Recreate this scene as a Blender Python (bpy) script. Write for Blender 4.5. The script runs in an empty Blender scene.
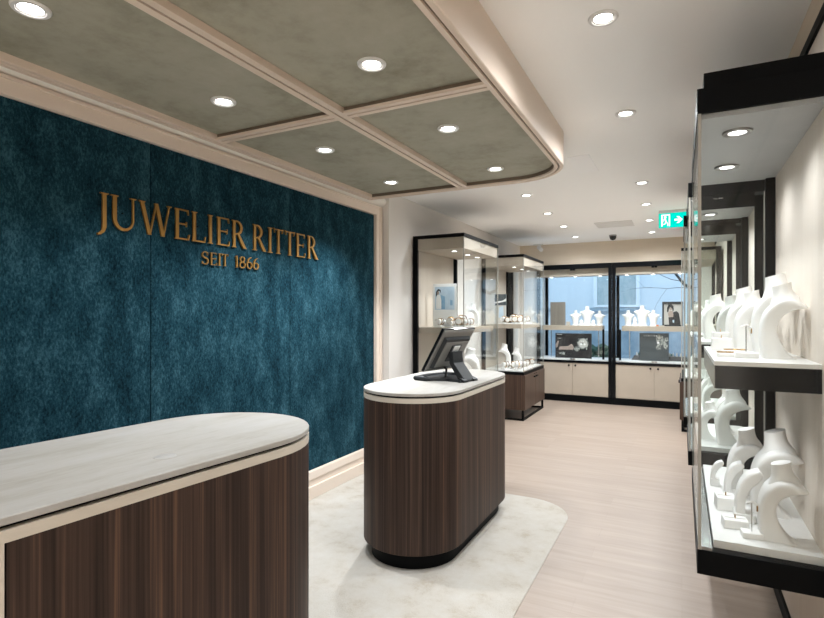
import bpy, bmesh, math, random
from mathutils import Vector, Matrix
random.seed(7)
PI = math.pi
COL = bpy.context.scene.collection

# ------------------------------------------------------------------ materials
def nt_new(name):
    m = bpy.data.materials.new(name); m.use_nodes = True
    nt = m.node_tree; nt.nodes.clear()
    out = nt.nodes.new('ShaderNodeOutputMaterial')
    return m, nt, out
def N(nt, t, **kw):
    n = nt.nodes.new(t)
    for k, v in kw.items():
        if k in n.inputs: n.inputs[k].default_value = v
        else: setattr(n, k, v)
    return n
def L(nt, a, b): nt.links.new(a, b)
def c4(c): return (c[0], c[1], c[2], 1.0)

def mat(name, col, rough=.5, metal=0., spec=.5, col2=None, scale=(6, 6, 6), detail=4., lo=.35, hi=.65, bump=0., bscale=None, sheen=0., coat=0.):
    m, nt, out = nt_new(name)
    p = N(nt, 'ShaderNodeBsdfPrincipled')
    p.inputs['Roughness'].default_value = rough; p.inputs['Metallic'].default_value = metal
    p.inputs['Specular IOR Level'].default_value = spec
    p.inputs['Base Color'].default_value = c4(col)
    if sheen: p.inputs['Sheen Weight'].default_value = sheen; p.inputs['Sheen Roughness'].default_value = .45
    if coat: p.inputs['Coat Weight'].default_value = coat
    tc = N(nt, 'ShaderNodeTexCoord'); mp = N(nt, 'ShaderNodeMapping'); mp.inputs['Scale'].default_value = scale
    L(nt, tc.outputs['Object'], mp.inputs['Vector'])
    no = N(nt, 'ShaderNodeTexNoise', Scale=1.0, Detail=detail, Roughness=.6); L(nt, mp.outputs[0], no.inputs['Vector'])
    rp = N(nt, 'ShaderNodeValToRGB'); rp.color_ramp.elements[0].position = lo; rp.color_ramp.elements[1].position = hi
    if col2 is None: col2 = tuple(v*.94 for v in col)
    rp.color_ramp.elements[0].color = c4(col); rp.color_ramp.elements[1].color = c4(col2)
    L(nt, no.outputs['Fac'], rp.inputs[0]); L(nt, rp.outputs[0], p.inputs['Base Color'])
    if bump:
        b = N(nt, 'ShaderNodeBump', Strength=bump, Distance=.01)
        if bscale:
            n2 = N(nt, 'ShaderNodeTexNoise', Scale=bscale, Detail=2.); L(nt, tc.outputs['Object'], n2.inputs['Vector']); L(nt, n2.outputs['Fac'], b.inputs['Height'])
        else: L(nt, no.outputs['Fac'], b.inputs['Height'])
        L(nt, b.outputs[0], p.inputs['Normal'])
    L(nt, p.outputs[0], out.inputs[0])
    return m

def mat_emit(name, col, strength):
    m, nt, out = nt_new(name)
    e = N(nt, 'ShaderNodeEmission', Color=c4(col), Strength=strength); L(nt, e.outputs[0], out.inputs[0]); return m

def mat_glass(name, tint=(.95, .975, .97), edge=.9, f0=.035, f1=.75, power=4.):
    # thin clear pane: see-through plus a Fresnel reflection
    m, nt, out = nt_new(name)
    t = N(nt, 'ShaderNodeBsdfTransparent', Color=c4(tint)); g = N(nt, 'ShaderNodeBsdfGlossy', Roughness=.0)
    g.inputs['Color'].default_value = (1, 1, 1, 1)
    lw = N(nt, 'ShaderNodeLayerWeight', Blend=.5)
    pw = N(nt, 'ShaderNodeMath', operation='POWER'); L(nt, lw.outputs['Facing'], pw.inputs[0]); pw.inputs[1].default_value = power
    mr = N(nt, 'ShaderNodeMapRange'); mr.inputs['To Min'].default_value = f0; mr.inputs['To Max'].default_value = f1
    L(nt, pw.outputs[0], mr.inputs['Value'])
    mx = N(nt, 'ShaderNodeMixShader'); L(nt, mr.outputs[0], mx.inputs[0]); L(nt, t.outputs[0], mx.inputs[1]); L(nt, g.outputs[0], mx.inputs[2])
    L(nt, mx.outputs[0], out.inputs[0]); return m

def mat_wood(name, cols, rough=.4, sx=26., sz=.35, fine=120.):
    # vertical straight grain: noise stretched along Z
    m, nt, out = nt_new(name)
    p = N(nt, 'ShaderNodeBsdfPrincipled', Roughness=rough); p.inputs['Specular IOR Level'].default_value = .2
    tc = N(nt, 'ShaderNodeTexCoord')
    mp = N(nt, 'ShaderNodeMapping'); mp.inputs['Scale'].default_value = (sx, sx, sz); L(nt, tc.outputs['Object'], mp.inputs['Vector'])
    n1 = N(nt, 'ShaderNodeTexNoise', Scale=1., Detail=5., Roughness=.7); L(nt, mp.outputs[0], n1.inputs['Vector'])
    mp2 = N(nt, 'ShaderNodeMapping'); mp2.inputs['Scale'].default_value = (fine, fine, .8); L(nt, tc.outputs['Object'], mp2.inputs['Vector'])
    n2 = N(nt, 'ShaderNodeTexNoise', Scale=1., Detail=3.); L(nt, mp2.outputs[0], n2.inputs['Vector'])
    mix = N(nt, 'ShaderNodeMix', data_type='FLOAT'); mix.inputs[0].default_value = .35
    L(nt, n1.outputs['Fac'], mix.inputs[2]); L(nt, n2.outputs['Fac'], mix.inputs[3])
    r = N(nt, 'ShaderNodeValToRGB'); e = r.color_ramp.elements
    pos = [.32, .45, .55, .66]
    e[0].position = pos[0]; e[0].color = c4(cols[0]); e[1].position = pos[3]; e[1].color = c4(cols[3])
    for i in (1, 2):
        x = e.new(pos[i]); x.color = c4(cols[i])
    L(nt, mix.outputs[0], r.inputs[0]); L(nt, r.outputs[0], p.inputs['Base Color']); L(nt, p.outputs[0], out.inputs[0]); return m

def mat_floor(name):
    m, nt, out = nt_new(name)
    p = N(nt, 'ShaderNodeBsdfPrincipled', Roughness=.42)
    tc = N(nt, 'ShaderNodeTexCoord')
    b = N(nt, 'ShaderNodeTexBrick', offset=.37); b.inputs['Scale'].default_value = 1.
    b.inputs['Brick Width'].default_value = 1.35; b.inputs['Row Height'].default_value = .17
    b.inputs['Mortar Size'].default_value = .0016; b.inputs['Bias'].default_value = 0.
    b.inputs['Color1'].default_value = (.338, .272, .222, 1); b.inputs['Color2'].default_value = (.31, .247, .199, 1); b.inputs['Mortar'].default_value = (.30, .24, .195, 1)
    L(nt, tc.outputs['Object'], b.inputs['Vector'])
    mp = N(nt, 'ShaderNodeMapping'); mp.inputs['Scale'].default_value = (1.6, 22, 1); L(nt, tc.outputs['Object'], mp.inputs['Vector'])
    n = N(nt, 'ShaderNodeTexNoise', Scale=1., Detail=5., Roughness=.62); L(nt, mp.outputs[0], n.inputs['Vector'])
    r = N(nt, 'ShaderNodeValToRGB'); r.color_ramp.elements[0].position = .3; r.color_ramp.elements[1].position = .7
    r.color_ramp.elements[0].color = (.80, .77, .74, 1); r.color_ramp.elements[1].color = (1.06, 1.05, 1.04, 1)
    L(nt, n.outputs['Fac'], r.inputs[0])
    mx = N(nt, 'ShaderNodeMix', data_type='RGBA', blend_type='MULTIPLY'); mx.inputs[0].default_value = .8
    L(nt, b.outputs['Color'], mx.inputs[6]); L(nt, r.outputs[0], mx.inputs[7])
    L(nt, mx.outputs[2], p.inputs['Base Color']); L(nt, p.outputs[0], out.inputs[0]); return m

def mat_mottle(name, ca, cb, cc, scale=5., fine=60., rough=.9, sheen=0., bump=.3, stretch=(1, 1, 1), pos=(.3, .5, .7), finew=.3, spec=.25):
    m, nt, out = nt_new(name)
    p = N(nt, 'ShaderNodeBsdfPrincipled', Roughness=rough); p.inputs['Specular IOR Level'].default_value = spec
    if sheen: p.inputs['Sheen Weight'].default_value = sheen; p.inputs['Sheen Roughness'].default_value = .4; p.inputs['Sheen Tint'].default_value = c4(cc)
    tc = N(nt, 'ShaderNodeTexCoord'); mp = N(nt, 'ShaderNodeMapping'); mp.inputs['Scale'].default_value = stretch; L(nt, tc.outputs['Object'], mp.inputs['Vector'])
    n1 = N(nt, 'ShaderNodeTexNoise', Scale=scale, Detail=6., Roughness=.65); L(nt, mp.outputs[0], n1.inputs['Vector'])
    n2 = N(nt, 'ShaderNodeTexNoise', Scale=fine, Detail=3., Roughness=.7); L(nt, mp.outputs[0], n2.inputs['Vector'])
    mix = N(nt, 'ShaderNodeMix', data_type='FLOAT'); mix.inputs[0].default_value = finew
    L(nt, n1.outputs['Fac'], mix.inputs[2]); L(nt, n2.outputs['Fac'], mix.inputs[3])
    r = N(nt, 'ShaderNodeValToRGB'); e = r.color_ramp.elements
    e[0].position = pos[0]; e[0].color = c4(ca); e[1].position = pos[2]; e[1].color = c4(cc)
    x = e.new(pos[1]); x.color = c4(cb)
    L(nt, mix.outputs[0], r.inputs[0]); L(nt, r.outputs[0], p.inputs['Base Color'])
    if bump:
        b = N(nt, 'ShaderNodeBump', Strength=bump, Distance=.004); L(nt, n2.outputs['Fac'], b.inputs['Height']); L(nt, b.outputs[0], p.inputs['Normal'])
    L(nt, p.outputs[0], out.inputs[0]); return m

M = {}
M['ceil'] = mat('ceiling_white', (.955, .955, .945), .9, col2=(.95, .95, .94), scale=(2, 2, 2))
M['white_wall'] = mat('wall_white', (.70, .672, .64), .85, col2=(.685, .657, .625), scale=(2, 2, 2))
M['fascia'] = mat('beige_wallcovering', (.68, .59, .475), .8, col2=(.645, .555, .445), scale=(1.2, 1.2, 14))
M['wallR'] = mat('beige_panelling', (.70, .635, .565), .7, col2=(.67, .60, .53), scale=(30, 30, .6))
M['floor'] = mat_floor('pale_oak_planks')
M['velvet'] = mat_mottle('petrol_velvet', (.0025, .010, .0155), (.0095, .038, .055), (.040, .106, .138), scale=4.0, fine=75, rough=.9, sheen=.03, bump=.3, stretch=(1, 1.5, .8), pos=(.36, .50, .65), finew=.52, spec=.04)
M['soffit'] = mat_mottle('khaki_plaster', (.25, .24, .18), (.365, .355, .285), (.415, .40, .33), scale=2.4, fine=14, rough=.7, bump=.05, pos=(.3, .5, .68), finew=.3)
M['tan'] = mat('tan_lacquer', (.74, .62, .52), .45, col2=(.72, .60, .50), scale=(3, 3, 3))
M['frame_tan'] = mat('pinkish_beige_frame', (.80, .695, .60), .45, col2=(.78, .675, .58), scale=(3, 3, 3))
M['groove'] = mat('brown_groove_and_shade', (.16, .12, .085), .6)  # also the painted shade on cross battens and the canopy's far rim
M['carpet'] = mat_mottle('cream_carpet', (.40, .355, .295), (.475, .445, .395), (.505, .485, .445), scale=5.5, fine=140, rough=1., bump=.8, pos=(.34, .47, .62), finew=.22)
M['stone'] = mat_mottle('pale_stone', (.31, .29, .25), (.385, .372, .345), (.41, .402, .385), scale=2.6, fine=24, rough=.5, bump=0, stretch=(4., .7, 4.), pos=(.32, .5, .62), finew=.25)
M['discstone'] = mat('pale_disc', (.42, .415, .40), .4)
M['stone_edge'] = mat('beige_stone_edge', (.60, .55, .475), .5, col2=(.56, .51, .435), scale=(8, 8, 30))
M['wood'] = mat_wood('dark_macassar_wood', [(.011, .007, .0057), (.033, .0205, .016), (.058, .036, .027), (.13, .074, .048)], rough=.5)
M['wood_case'] = mat_wood('brown_walnut', [(.03, .019, .014), (.055, .035, .026), (.075, .048, .036), (.11, .07, .05)])
M['black'] = mat('black_metal', (.0035, .004, .0045), .5, spec=.08)
M['blackgloss'] = mat('black_lacquer', (.004, .005, .0065), .15, spec=.22)
M['blackmatte'] = mat('black_plastic', (.014, .016, .018), .5, spec=.3)
M['greyplastic'] = mat('grey_screen_back', (.17, .165, .155), .4)
M['white'] = mat('white_display_leatherette', (.82, .815, .80), .6, col2=(.79, .785, .77), scale=(9, 9, 9))
M['whiteboard'] = mat('white_lacquered_board', (.80, .80, .79), .35)
M['grey'] = mat('grey_case_ceiling', (.36, .365, .37), .45, col2=(.33, .335, .34), scale=(5, 5, 5))
M['beige'] = mat('beige_case_lining', (.53, .465, .395), .6, col2=(.505, .44, .37), scale=(20, 20, 1.5))
M['cab'] = mat('beige_cabinet_front', (.43, .366, .295), .5, col2=(.41, .35, .28), scale=(3, 3, 3))
M['chrome'] = mat('brushed_steel', (.62, .62, .62), .25, 1.)
M['rim'] = mat('white_lamp_rim', (.75, .75, .74), .4)
M['rimgrey'] = mat('steel_lamp_rim', (.30, .29, .28), .35, .7)
M['glass'] = mat_glass('clear_glass', (.975, .985, .982), f0=.02, f1=.6, power=4.5)
M['glassR'] = mat_glass('clear_glass_low_iron', (.975, .985, .98), f0=.010, f1=.5, power=5.)
M['seam'] = mat('glass_edge', (.42, .40, .35), .25, col2=(.36, .36, .33), scale=(3, 3, 3))
M['gold'] = mat('antique_gold', (.40, .215, .055), .38, .55, col2=(.34, .18, .045), scale=(20, 20, 20))
M['lens'] = mat_emit('lit_lens', (1, .965, .92), 14.)
M['lensdim'] = mat_emit('lit_case_lens', (1, .975, .95), 7.)
M['exit'] = mat_emit('lit_exit_green', (.0, .50, .40), 1.15)
M['exitwhite'] = mat_emit('lit_exit_white', (.9, 1., .97), 1.0)
M['facade'] = mat('pale_blue_render', (.62, .70, .76), .9, col2=(.58, .66, .72), scale=(.9, .9, .9))
M['plinthblue'] = mat('blue_grey_plinth', (.22, .30, .36), .9, col2=(.34, .43, .5), scale=(3, 3, 3))
M['winpane'] = mat('curtained_pane', (.33, .42, .45), .3, col2=(.42, .50, .53), scale=(12, 12, 5))
M['winframe'] = mat('white_outside_frame', (.72, .79, .85), .6)
M['street'] = mat('snowy_street', (.42, .48, .55), .9, col2=(.25, .30, .36), scale=(1.2, 1.2, 1))
M['leaf'] = mat('dark_evergreen_leaf', (.015, .045, .03), .7, col2=(.03, .08, .045), scale=(9, 9, 9))
M['bark'] = mat('dark_bark', (.03, .035, .04), .9)
M['gp_grey'] = mat('grey_brown_board', (.23, .205, .175), .6, col2=(.19, .17, .145), scale=(40, 40, 2))
M['photo_dark'] = mat('dark_photo_print', (.012, .013, .016), .3, col2=(.035, .032, .032), scale=(5, 5, 5))
M['poster_grey'] = mat('slate_photo_print', (.035, .048, .055), .4, col2=(.045, .06, .067), scale=(4, 4, 4))
M['print_silver'] = mat('printed_silver', (.38, .40, .37), .5, col2=(.12, .13, .13), scale=(28, 28, 28), lo=.45, hi=.55)
M['print_skin'] = mat('printed_skin', (.40, .32, .275), .5, col2=(.30, .24, .21), scale=(12, 12, 12))
M['print_white'] = mat('printed_white', (.78, .79, .78), .5)
M['print_blue'] = mat('printed_blue', (.16, .33, .52), .5, col2=(.25, .42, .58), scale=(15, 15, 15))
M['print_pale'] = mat('printed_pale_blue', (.40, .53, .65), .5, col2=(.5, .62, .72), scale=(12, 12, 12))
M['print_grey'] = mat('printed_pale_grey', (.50, .49, .46), .5)
M['print_black'] = mat('printed_black', (.01, .012, .014), .5)
M['orange'] = mat('orange_card', (.75, .22, .05), .5)
M['brass'] = mat('jewellery_gold', (.55, .34, .14), .25, .8)
M['brownleather'] = mat('brown_beads', (.10, .06, .045), .4, col2=(.30, .2, .15), scale=(60, 60, 60))
M['red'] = mat('red_card', (.55, .08, .06), .5)
M['vent'] = mat('grey_vent', (.74, .73, .71), .6)
M['panelwhite'] = mat('bright_white_panel', (.96, .96, .96), .6, col2=(.955, .955, .955))
M['header'] = mat('beige_header', (.44, .385, .325), .6, col2=(.42, .365, .305), scale=(20, 20, 1.5))
M['cornice'] = mat('greige_cornice', (.86, .83, .77), .5, col2=(.84, .81, .75), scale=(3, 3, 3))
M['dome'] = mat('dark_dome', (.02, .02, .02), .2)

# ------------------------------------------------------------------ mesh builder
class MB:
    def __init__(s): s.bm = bmesh.new()
    def box(s, x0, x1, y0, y1, z0, z1):
        v = [s.bm.verts.new((x, y, z)) for x in (x0, x1) for y in (y0, y1) for z in (z0, z1)]
        for f in ((0, 1, 3, 2), (4, 6, 7, 5), (0, 4, 5, 1), (2, 3, 7, 6), (0, 2, 6, 4), (1, 5, 7, 3)): s.bm.faces.new([v[i] for i in f])
        return s
    def obox(s, o, a, b, c):
        # box from corner o along the vectors a, b, c
        o, a, b, c = map(Vector, (o, a, b, c))
        v = [s.bm.verts.new(o+a*i+b*j+c*k) for i in (0, 1) for j in (0, 1) for k in (0, 1)]
        for f in ((0, 1, 3, 2), (4, 6, 7, 5), (0, 4, 5, 1), (2, 3, 7, 6), (0, 2, 6, 4), (1, 5, 7, 3)): s.bm.faces.new([v[i] for i in f])
        return s
    def rings(s, rings, cap0=True, cap1=True, closed=False):
        R = [[s.bm.verts.new(p) for p in r] for r in rings]
        n = len(R[0]); m = len(R)
        for i in range(m if closed else m-1):
            A, B = R[i], R[(i+1) % m]
            for j in range(n): s.bm.faces.new((A[j], A[(j+1) % n], B[(j+1) % n], B[j]))
        if not closed:
            if cap0: s.bm.faces.new(R[0][::-1])
            if cap1: s.bm.faces.new(R[-1])
        return s
    def prism(s, poly, z0, z1):
        return s.rings([[(x, y, z0) for x, y in poly], [(x, y, z1) for x, y in poly]])
    def prism_map(s, poly, fn, d0, d1):
        # polygon (u,v) extruded between depths d0 and d1, mapped to 3-D by fn(u,v,d)
        return s.rings([[fn(u, v, d0) for u, v in poly], [fn(u, v, d1) for u, v in poly]])
    def lathe(s, c, prof, n=28, axis='z', cap0=True, cap1=True):
        def pt(r, h, a):
            x, y = r*math.cos(a), r*math.sin(a)
            p = {'z': (x, y, h), 'x': (h, x, y), 'y': (x, h, y)}[axis]
            return (c[0]+p[0], c[1]+p[1], c[2]+p[2])
        return s.rings([[pt(r, h, 2*PI*k/n) for k in range(n)] for r, h in prof], cap0, cap1)
    def tube(s, pts, r, n=8, closed=False):
        pts = [Vector(p) for p in pts]; rs = r if isinstance(r, (list, tuple)) else [r]*len(pts)
        rings = []
        for i, p in enumerate(pts):
            if closed: t = pts[(i+1) % len(pts)]-pts[i-1]
            else: t = pts[min(i+1, len(pts)-1)]-pts[max(i-1, 0)]
            t.normalize(); up = Vector((0, 0, 1)) if abs(t.z) < .95 else Vector((1, 0, 0))
            a = t.cross(up).normalized(); b = a.cross(t).normalized()
            rings.append([p+a*math.cos(2*PI*k/n)*rs[i]+b*math.sin(2*PI*k/n)*rs[i] for k in range(n)])
        return s.rings(rings, closed=closed)
    def blob(s, c, r, seed=0, n=2, amp=.15):
        g = bmesh.new(); bmesh.ops.create_icosphere(g, subdivisions=n, radius=1.)
        rnd = random.Random(seed); mp = {}
        for v in g.verts:
            k = 1+rnd.uniform(-amp, amp)
            mp[v] = s.bm.verts.new((c[0]+v.co.x*r[0]*k, c[1]+v.co.y*r[1]*k, c[2]+v.co.z*r[2]*k))
        for f in g.faces: s.bm.faces.new([mp[v] for v in f.verts])
        g.free(); return s
    def build(s, name, m, parent=None, bevel=0., smooth=False, seg=2, loc=None):
        bm = s.bm
        bmesh.ops.recalc_face_normals(bm, faces=bm.faces[:])
        if bevel:
            ed = [e for e in bm.edges if e.is_manifold and e.calc_face_angle(0) > .6]
            bmesh.ops.bevel(bm, geom=ed, offset=bevel, segments=seg, profile=.6, affect='EDGES', clamp_overlap=True)
        off = Vector((0, 0, 0))
        if parent is not None: off = wloc(parent)
        elif loc is not None: off = Vector(loc)
        if off.length: bmesh.ops.translate(bm, vec=-off, verts=bm.verts[:])
        me = bpy.data.meshes.new(name); bm.to_mesh(me); bm.free()
        me.materials.append(m)
        if smooth:
            me.polygons.foreach_set('use_smooth', [True]*len(me.polygons))
            if smooth is not True: me.set_sharp_from_angle(angle=smooth)
        o = bpy.data.objects.new(name, me); COL.objects.link(o)
        if parent is not None: o.parent = parent
        elif loc is not None: o.location = off
        return o
SM = math.radians(35)
def wloc(o):
    v = Vector((0, 0, 0))
    while o is not None: v += Vector(o.location); o = o.parent
    return v
def tag(o, label=None, cat=None, group=None, kind=None):
    if label: o['label'] = label
    if cat: o['category'] = cat
    if group: o['group'] = group
    if kind: o['kind'] = kind
    return o
def thing(name, label, cat, loc, group=None):
    o = bpy.data.objects.new(name, None); COL.objects.link(o); o.location = loc; o.empty_display_size = .1
    return tag(o, label, cat, group)
def struct(o): o['kind'] = 'structure'; return o
def copy_thing(o, loc, rz=None, label=None, scale=None, group=None):
    def cp(a, par):
        c = a.copy(); COL.objects.link(c)
        if par is not None: c.parent = par
        for ch in list(a.children): cp(ch, c)
        return c
    c = cp(o, None); c.location = loc
    if rz is not None: c.rotation_euler = (0, 0, rz)
    if scale is not None: c.scale = (scale, scale, scale)
    if label: c['label'] = label
    if group: c['group'] = group
    return c
def rrect(x0, x1, y0, y1, r, corners=(1, 1, 1, 1), n=10):
    # corners order: (x0,y0) (x1,y0) (x1,y1) (x0,y1)
    P = []
    for k, (cx, cy, a0) in enumerate(((x0, y0, PI), (x1, y0, 1.5*PI), (x1, y1, 0), (x0, y1, .5*PI))):
        sx = 1 if cx == x0 else -1; sy = 1 if cy == y0 else -1
        if corners[k] and r > 0:
            for i in range(n+1):
                a = a0+.5*PI*i/n; P.append((cx+sx*r+r*math.cos(a), cy+sy*r+r*math.sin(a)))
        else: P.append((cx, cy))
    return P

XR, XL, XN, CEIL = .457, -2.60, -2.72, 2.72     # right wall, left wall beyond the niche, niche wall, ceiling height
YF, YB = -4.2, 9.95                             # wall behind the viewpoint, shop-front line

# ------------------------------------------------------------------ setting
struct(MB().box(-3.0, .75, YF-.2, YB+.25, -.12, 0).build('floor', M['floor']))
struct(MB().box(-3.0, .75, YF-.2, YB+.25, CEIL, CEIL+.15).build('ceiling', M['ceil']))
struct(MB().box(XN-.2, XN, YF-.2, 4.58, 0, CEIL).build('wall_left', M['white_wall']))
w = MB()
w.box(XL-.35, XL, 4.58, 8.42, 0, CEIL).box(XL-.35, XL, 9.22, YB+.25, 0, CEIL).box(XL-.35, XL, 8.42, 9.22, 2.3, CEIL).box(XL-.35, XL, 8.42, 9.22, 0, .62)
struct(w.build('wall_left_rear', M['white_wall']))
struct(MB().box(XR, XR+.2, YF-.2, YB+.25, 0, CEIL).build('wall_right', M['wallR']))
struct(MB().box(-3.0, .75, YF-.2, YF, 0, CEIL).build('wall_front', M['white_wall']))
w = MB().box(XL, XR, 9.36, YB+.2, 2.352, CEIL)
struct(w.build('wall_back', M['fascia']))
w = MB().box(XL, -2.285, 9.34, YB+.2, 0, 2.35).box(.19, XR, 9.34, YB+.2, 0, 2.35).box(-2.285, .19, 9.92, YB+.2, 0, .66).box(-2.285, .19, 9.92, YB+.2, 2.30, 2.352)
struct(w.build('wall_back_lower', M['white_wall']))
# shop-front panes
for i, (a, b) in enumerate(((-2.285, -1.033), (-1.033, .19))):
    f = MB().box(a, a+.045, 9.96, 10.03, .66, 2.30).box(b-.045, b, 9.96, 10.03, .66, 2.30).box(a+.045, b-.045, 9.96, 10.03, .66, .71).box(a+.045, b-.045, 9.96, 10.03, 2.25, 2.30)
    fo = struct(f.build('window_%d' % (i+1), M['black'])); MB().box(a+.045, b-.045, 9.99, 10.0, .71, 2.25).build('pane', M['glass'], fo)
f = MB().box(XL-.16, XL-.08, 8.42, 8.47, .62, 2.3).box(XL-.16, XL-.08, 9.17, 9.22, .62, 2.3).box(XL-.16, XL-.08, 8.47, 9.17, .62, .68).box(XL-.16, XL-.08, 8.47, 9.17, 2.24, 2.3)
fo = struct(f.build('window_3', M['black'])); MB().box(XL-.125, XL-.115, 8.47, 9.17, .68, 2.24).build('pane', M['glass'], fo)
# right wall trim
struct(MB().box(XR-.014, XR, YF, 9.3, 0, .075).build('baseboard_right', M['black'], bevel=.003))
struct(MB().box(XR-.012, XR, YF, 9.3, 2.56, 2.60).build('trim_1', M['black']))
struct(MB().box(XR-.008, XR, YF, 9.3, 2.604, 2.72).build('trim_2', M['fascia']))
# niche frame round the velvet wall: base, top, end post
PX = -2.70   # velvet face
b = MB().box(XN, -2.672, YF, 4.565, .155, .222).box(XN, -2.682, YF, 4.565, .10, .155).box(XN, -2.664, YF, 4.565, 0, .10)
struct(b.build('baseboard_left', M['frame_tan'], bevel=.003))
b = MB().box(XN, -2.672, YF, 4.565, 2.474, 2.555).box(XN, -2.664, YF, 4.565, 2.545, 2.562)
struct(b.build('trim_3', M['frame_tan'], bevel=.003))
b = MB().box(XN, -2.672, 4.462, 4.52, .222, 2.474).box(XN, -2.664, 4.52, 4.565, .222, 2.545)
struct(b.build('trim_4', M['frame_tan'], bevel=.003))
struct(MB().rings([[(XN+.0+.10*math.sin(a), y, 2.563+.052-.052*math.cos(a)) for a in [PI*k/10 for k in range(11)]] for y in (YF, 4.565)]).build('trim_5', M['cornice'], smooth=SM))
# velvet panels
seams = [-1.595, -.395, .805, 2.005, 3.207, 4.46]
desc = ['behind the viewpoint, nearest the front wall', 'beside the viewpoint, second from the front wall', 'at the left edge of the view, left of all the gold letters',
        'carrying the first gold letters J and U', 'in the middle, carrying most of the gold lettering', 'at the far end, next to the white wall']
for i in range(5):
    a, b_ = seams[i], seams[i+1]
    o = MB().box(XN, PX, a+.002, b_-.002, .2225, 2.4735).build('fabric_wall_panel', M['velvet'], bevel=.006, loc=(XN, (a+b_)/2, .2225))
    tag(o, 'petrol blue velvet wall panel '+desc[i+1], 'wall panel', 'petrol velvet wall panels')

# ------------------------------------------------------------------ lamps
def lamp(x, y, z, power, ang=168, blend=1., rad=.04, col=(.97, 1, 1.03), parent=None, tilt=None):
    d = bpy.data.lights.new('lamp', 'SPOT'); d.energy = power; d.spot_size = math.radians(ang); d.spot_blend = blend; d.shadow_soft_size = rad; d.color = col
    o = bpy.data.objects.new('lamp', d); COL.objects.link(o)
    if parent is not None: o.parent = parent; o.location = Vector((x, y, z))-wloc(parent)
    else: o.location = (x, y, z)
    if tilt: o.rotation_euler = tilt
    return o
def downlight(x, y, z, label, group, power, r=.060, ang=168, bl=1., tilt=None, lens='lens', rim='rim', nm='recessed_downlight'):
    t = thing(nm, label, 'ceiling light', (x, y, z), group)
    n = 28
    MB().lathe((x, y, z), [(r*.60, .004), (r*.60, -.003), (r*.66, -.006), (r*.70, -.004), (r*.76, -.009), (r*.94, -.009), (r, -.004), (r, .004)], n, cap0=False, cap1=False).build('rim', M[rim], t, smooth=SM)
    MB().lathe((x, y, z), [(r*.60, -.001), (r*.60, -.003), (r*.45, -.0045)], n).build('lens', M[lens], t, smooth=SM)
    lamp(x, y, z-.03, power, ang, bl, rad=.036, parent=t, tilt=tilt)
    return t
PC, PCAN, = 58., 42.
SOF = 2.533
ordn = ['closest to the viewpoint', 'second from the viewpoint', 'third from the viewpoint', 'at the far end']
for side, XS in (('wall-side', (-1.957, -1.980, -1.996, -2.028)), ('aisle-side', (-1.12, -1.140, -1.156, -1.178))):
    for i, Y in enumerate((1.001, 1.864, 2.703, 3.604)):
        downlight(XS[i], Y, SOF, 'round white downlight in the canopy, %s row, %s' % (side, ordn[i]), 'canopy downlights', PCAN*((.35, .62, 1.65, 2.3) if side == 'wall-side' else (.5, .5, .36, .25))[i], ang=104 if side == 'wall-side' else 110, bl=.8, tilt=(0, .18, 0) if side == 'wall-side' else None)
for i, Y in enumerate((2.292, 3.443, 5.332, 6.395, 7.505, 8.618)):
    downlight((-.289, -.305, -.332, -.355, -.376, -.401)[i], Y, CEIL, 'white ceiling downlight, right row along the vitrines, %s' % ['nearest and largest', 'second, left of the black case top', 'third, just before the exit sign', 'fourth, at the exit sign top', 'fifth, at the exit sign bottom', 'last, closest to the shop windows'][i], 'ceiling downlights', PC*(.62, .75, 1, 1.05, 1.1, 1.1)[i])
for i, Y in enumerate((5.354, 6.444, 7.5, 8.594)):
    downlight((-1.42, -1.449, -1.465, -1.497)[i], Y, CEIL, 'white ceiling downlight, left row beyond the canopy, %s' % ['nearest to the canopy edge', 'second from the canopy', 'third from the canopy', 'last, closest to the beige fascia'][i], 'ceiling downlights', PC)
downlight(-.28, 1.0, CEIL, 'white ceiling downlight in the right row just in front of the viewpoint', 'ceiling downlights', PC*.15)
for i, (X, Y) in enumerate(((-.28, -1.6), (-1.5, -1.6), (-.28, -3.2), (-1.5, -3.2))):
    downlight(X, Y, CEIL, 'added fill downlight of the front room, %s' % ['right row behind the camera', 'left row behind the camera', 'right row near the front wall', 'left row near the front wall'][i], 'added fill downlights of the front room', PC*4.2, ang=125)  # unseen lamps added to fill the view with light from behind

# ------------------------------------------------------------------ canopy
CX0, CX1, CY0, CY1, CR = -2.445, -.705, -.7, 3.965, .40
can = thing('ceiling_canopy', 'tan suspended ceiling canopy with rounded corner and khaki plaster panels', 'ceiling canopy', ((CX0+CX1)/2, 1.6, CEIL))
def crr(i): return rrect(CX0+i, CX1-i, CY0+i, CY1-i, max(CR-i, .02), (0, 0, 1, 0), 16)
prof = [(.0, CEIL), (.0, 2.502), (.004, 2.498), (.024, 2.498), (.026, 2.507), (.036, 2.507), (.038, 2.499), (.060, 2.499), (.062, 2.502), (.062, SOF+.01)]
mb = MB(); mb.rings([[(x, y, z) for x, y in crr(i)] for i, z in prof], cap0=False, cap1=False); rim_ = mb.build('rim', M['tan'], can)
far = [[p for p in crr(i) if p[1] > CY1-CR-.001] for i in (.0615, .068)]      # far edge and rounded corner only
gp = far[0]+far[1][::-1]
MB().prism(gp, 2.510, SOF+.004).build('gap_shade_strip', M['groove'], rim_)  # dark brown strip painting shade onto the rim's inner face
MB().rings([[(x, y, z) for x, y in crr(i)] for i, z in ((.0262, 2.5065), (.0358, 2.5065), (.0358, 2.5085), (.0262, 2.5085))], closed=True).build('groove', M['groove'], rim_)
MB().prism(crr(.050), SOF, 2.555).build('soffit', M['soffit'], can)
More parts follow.
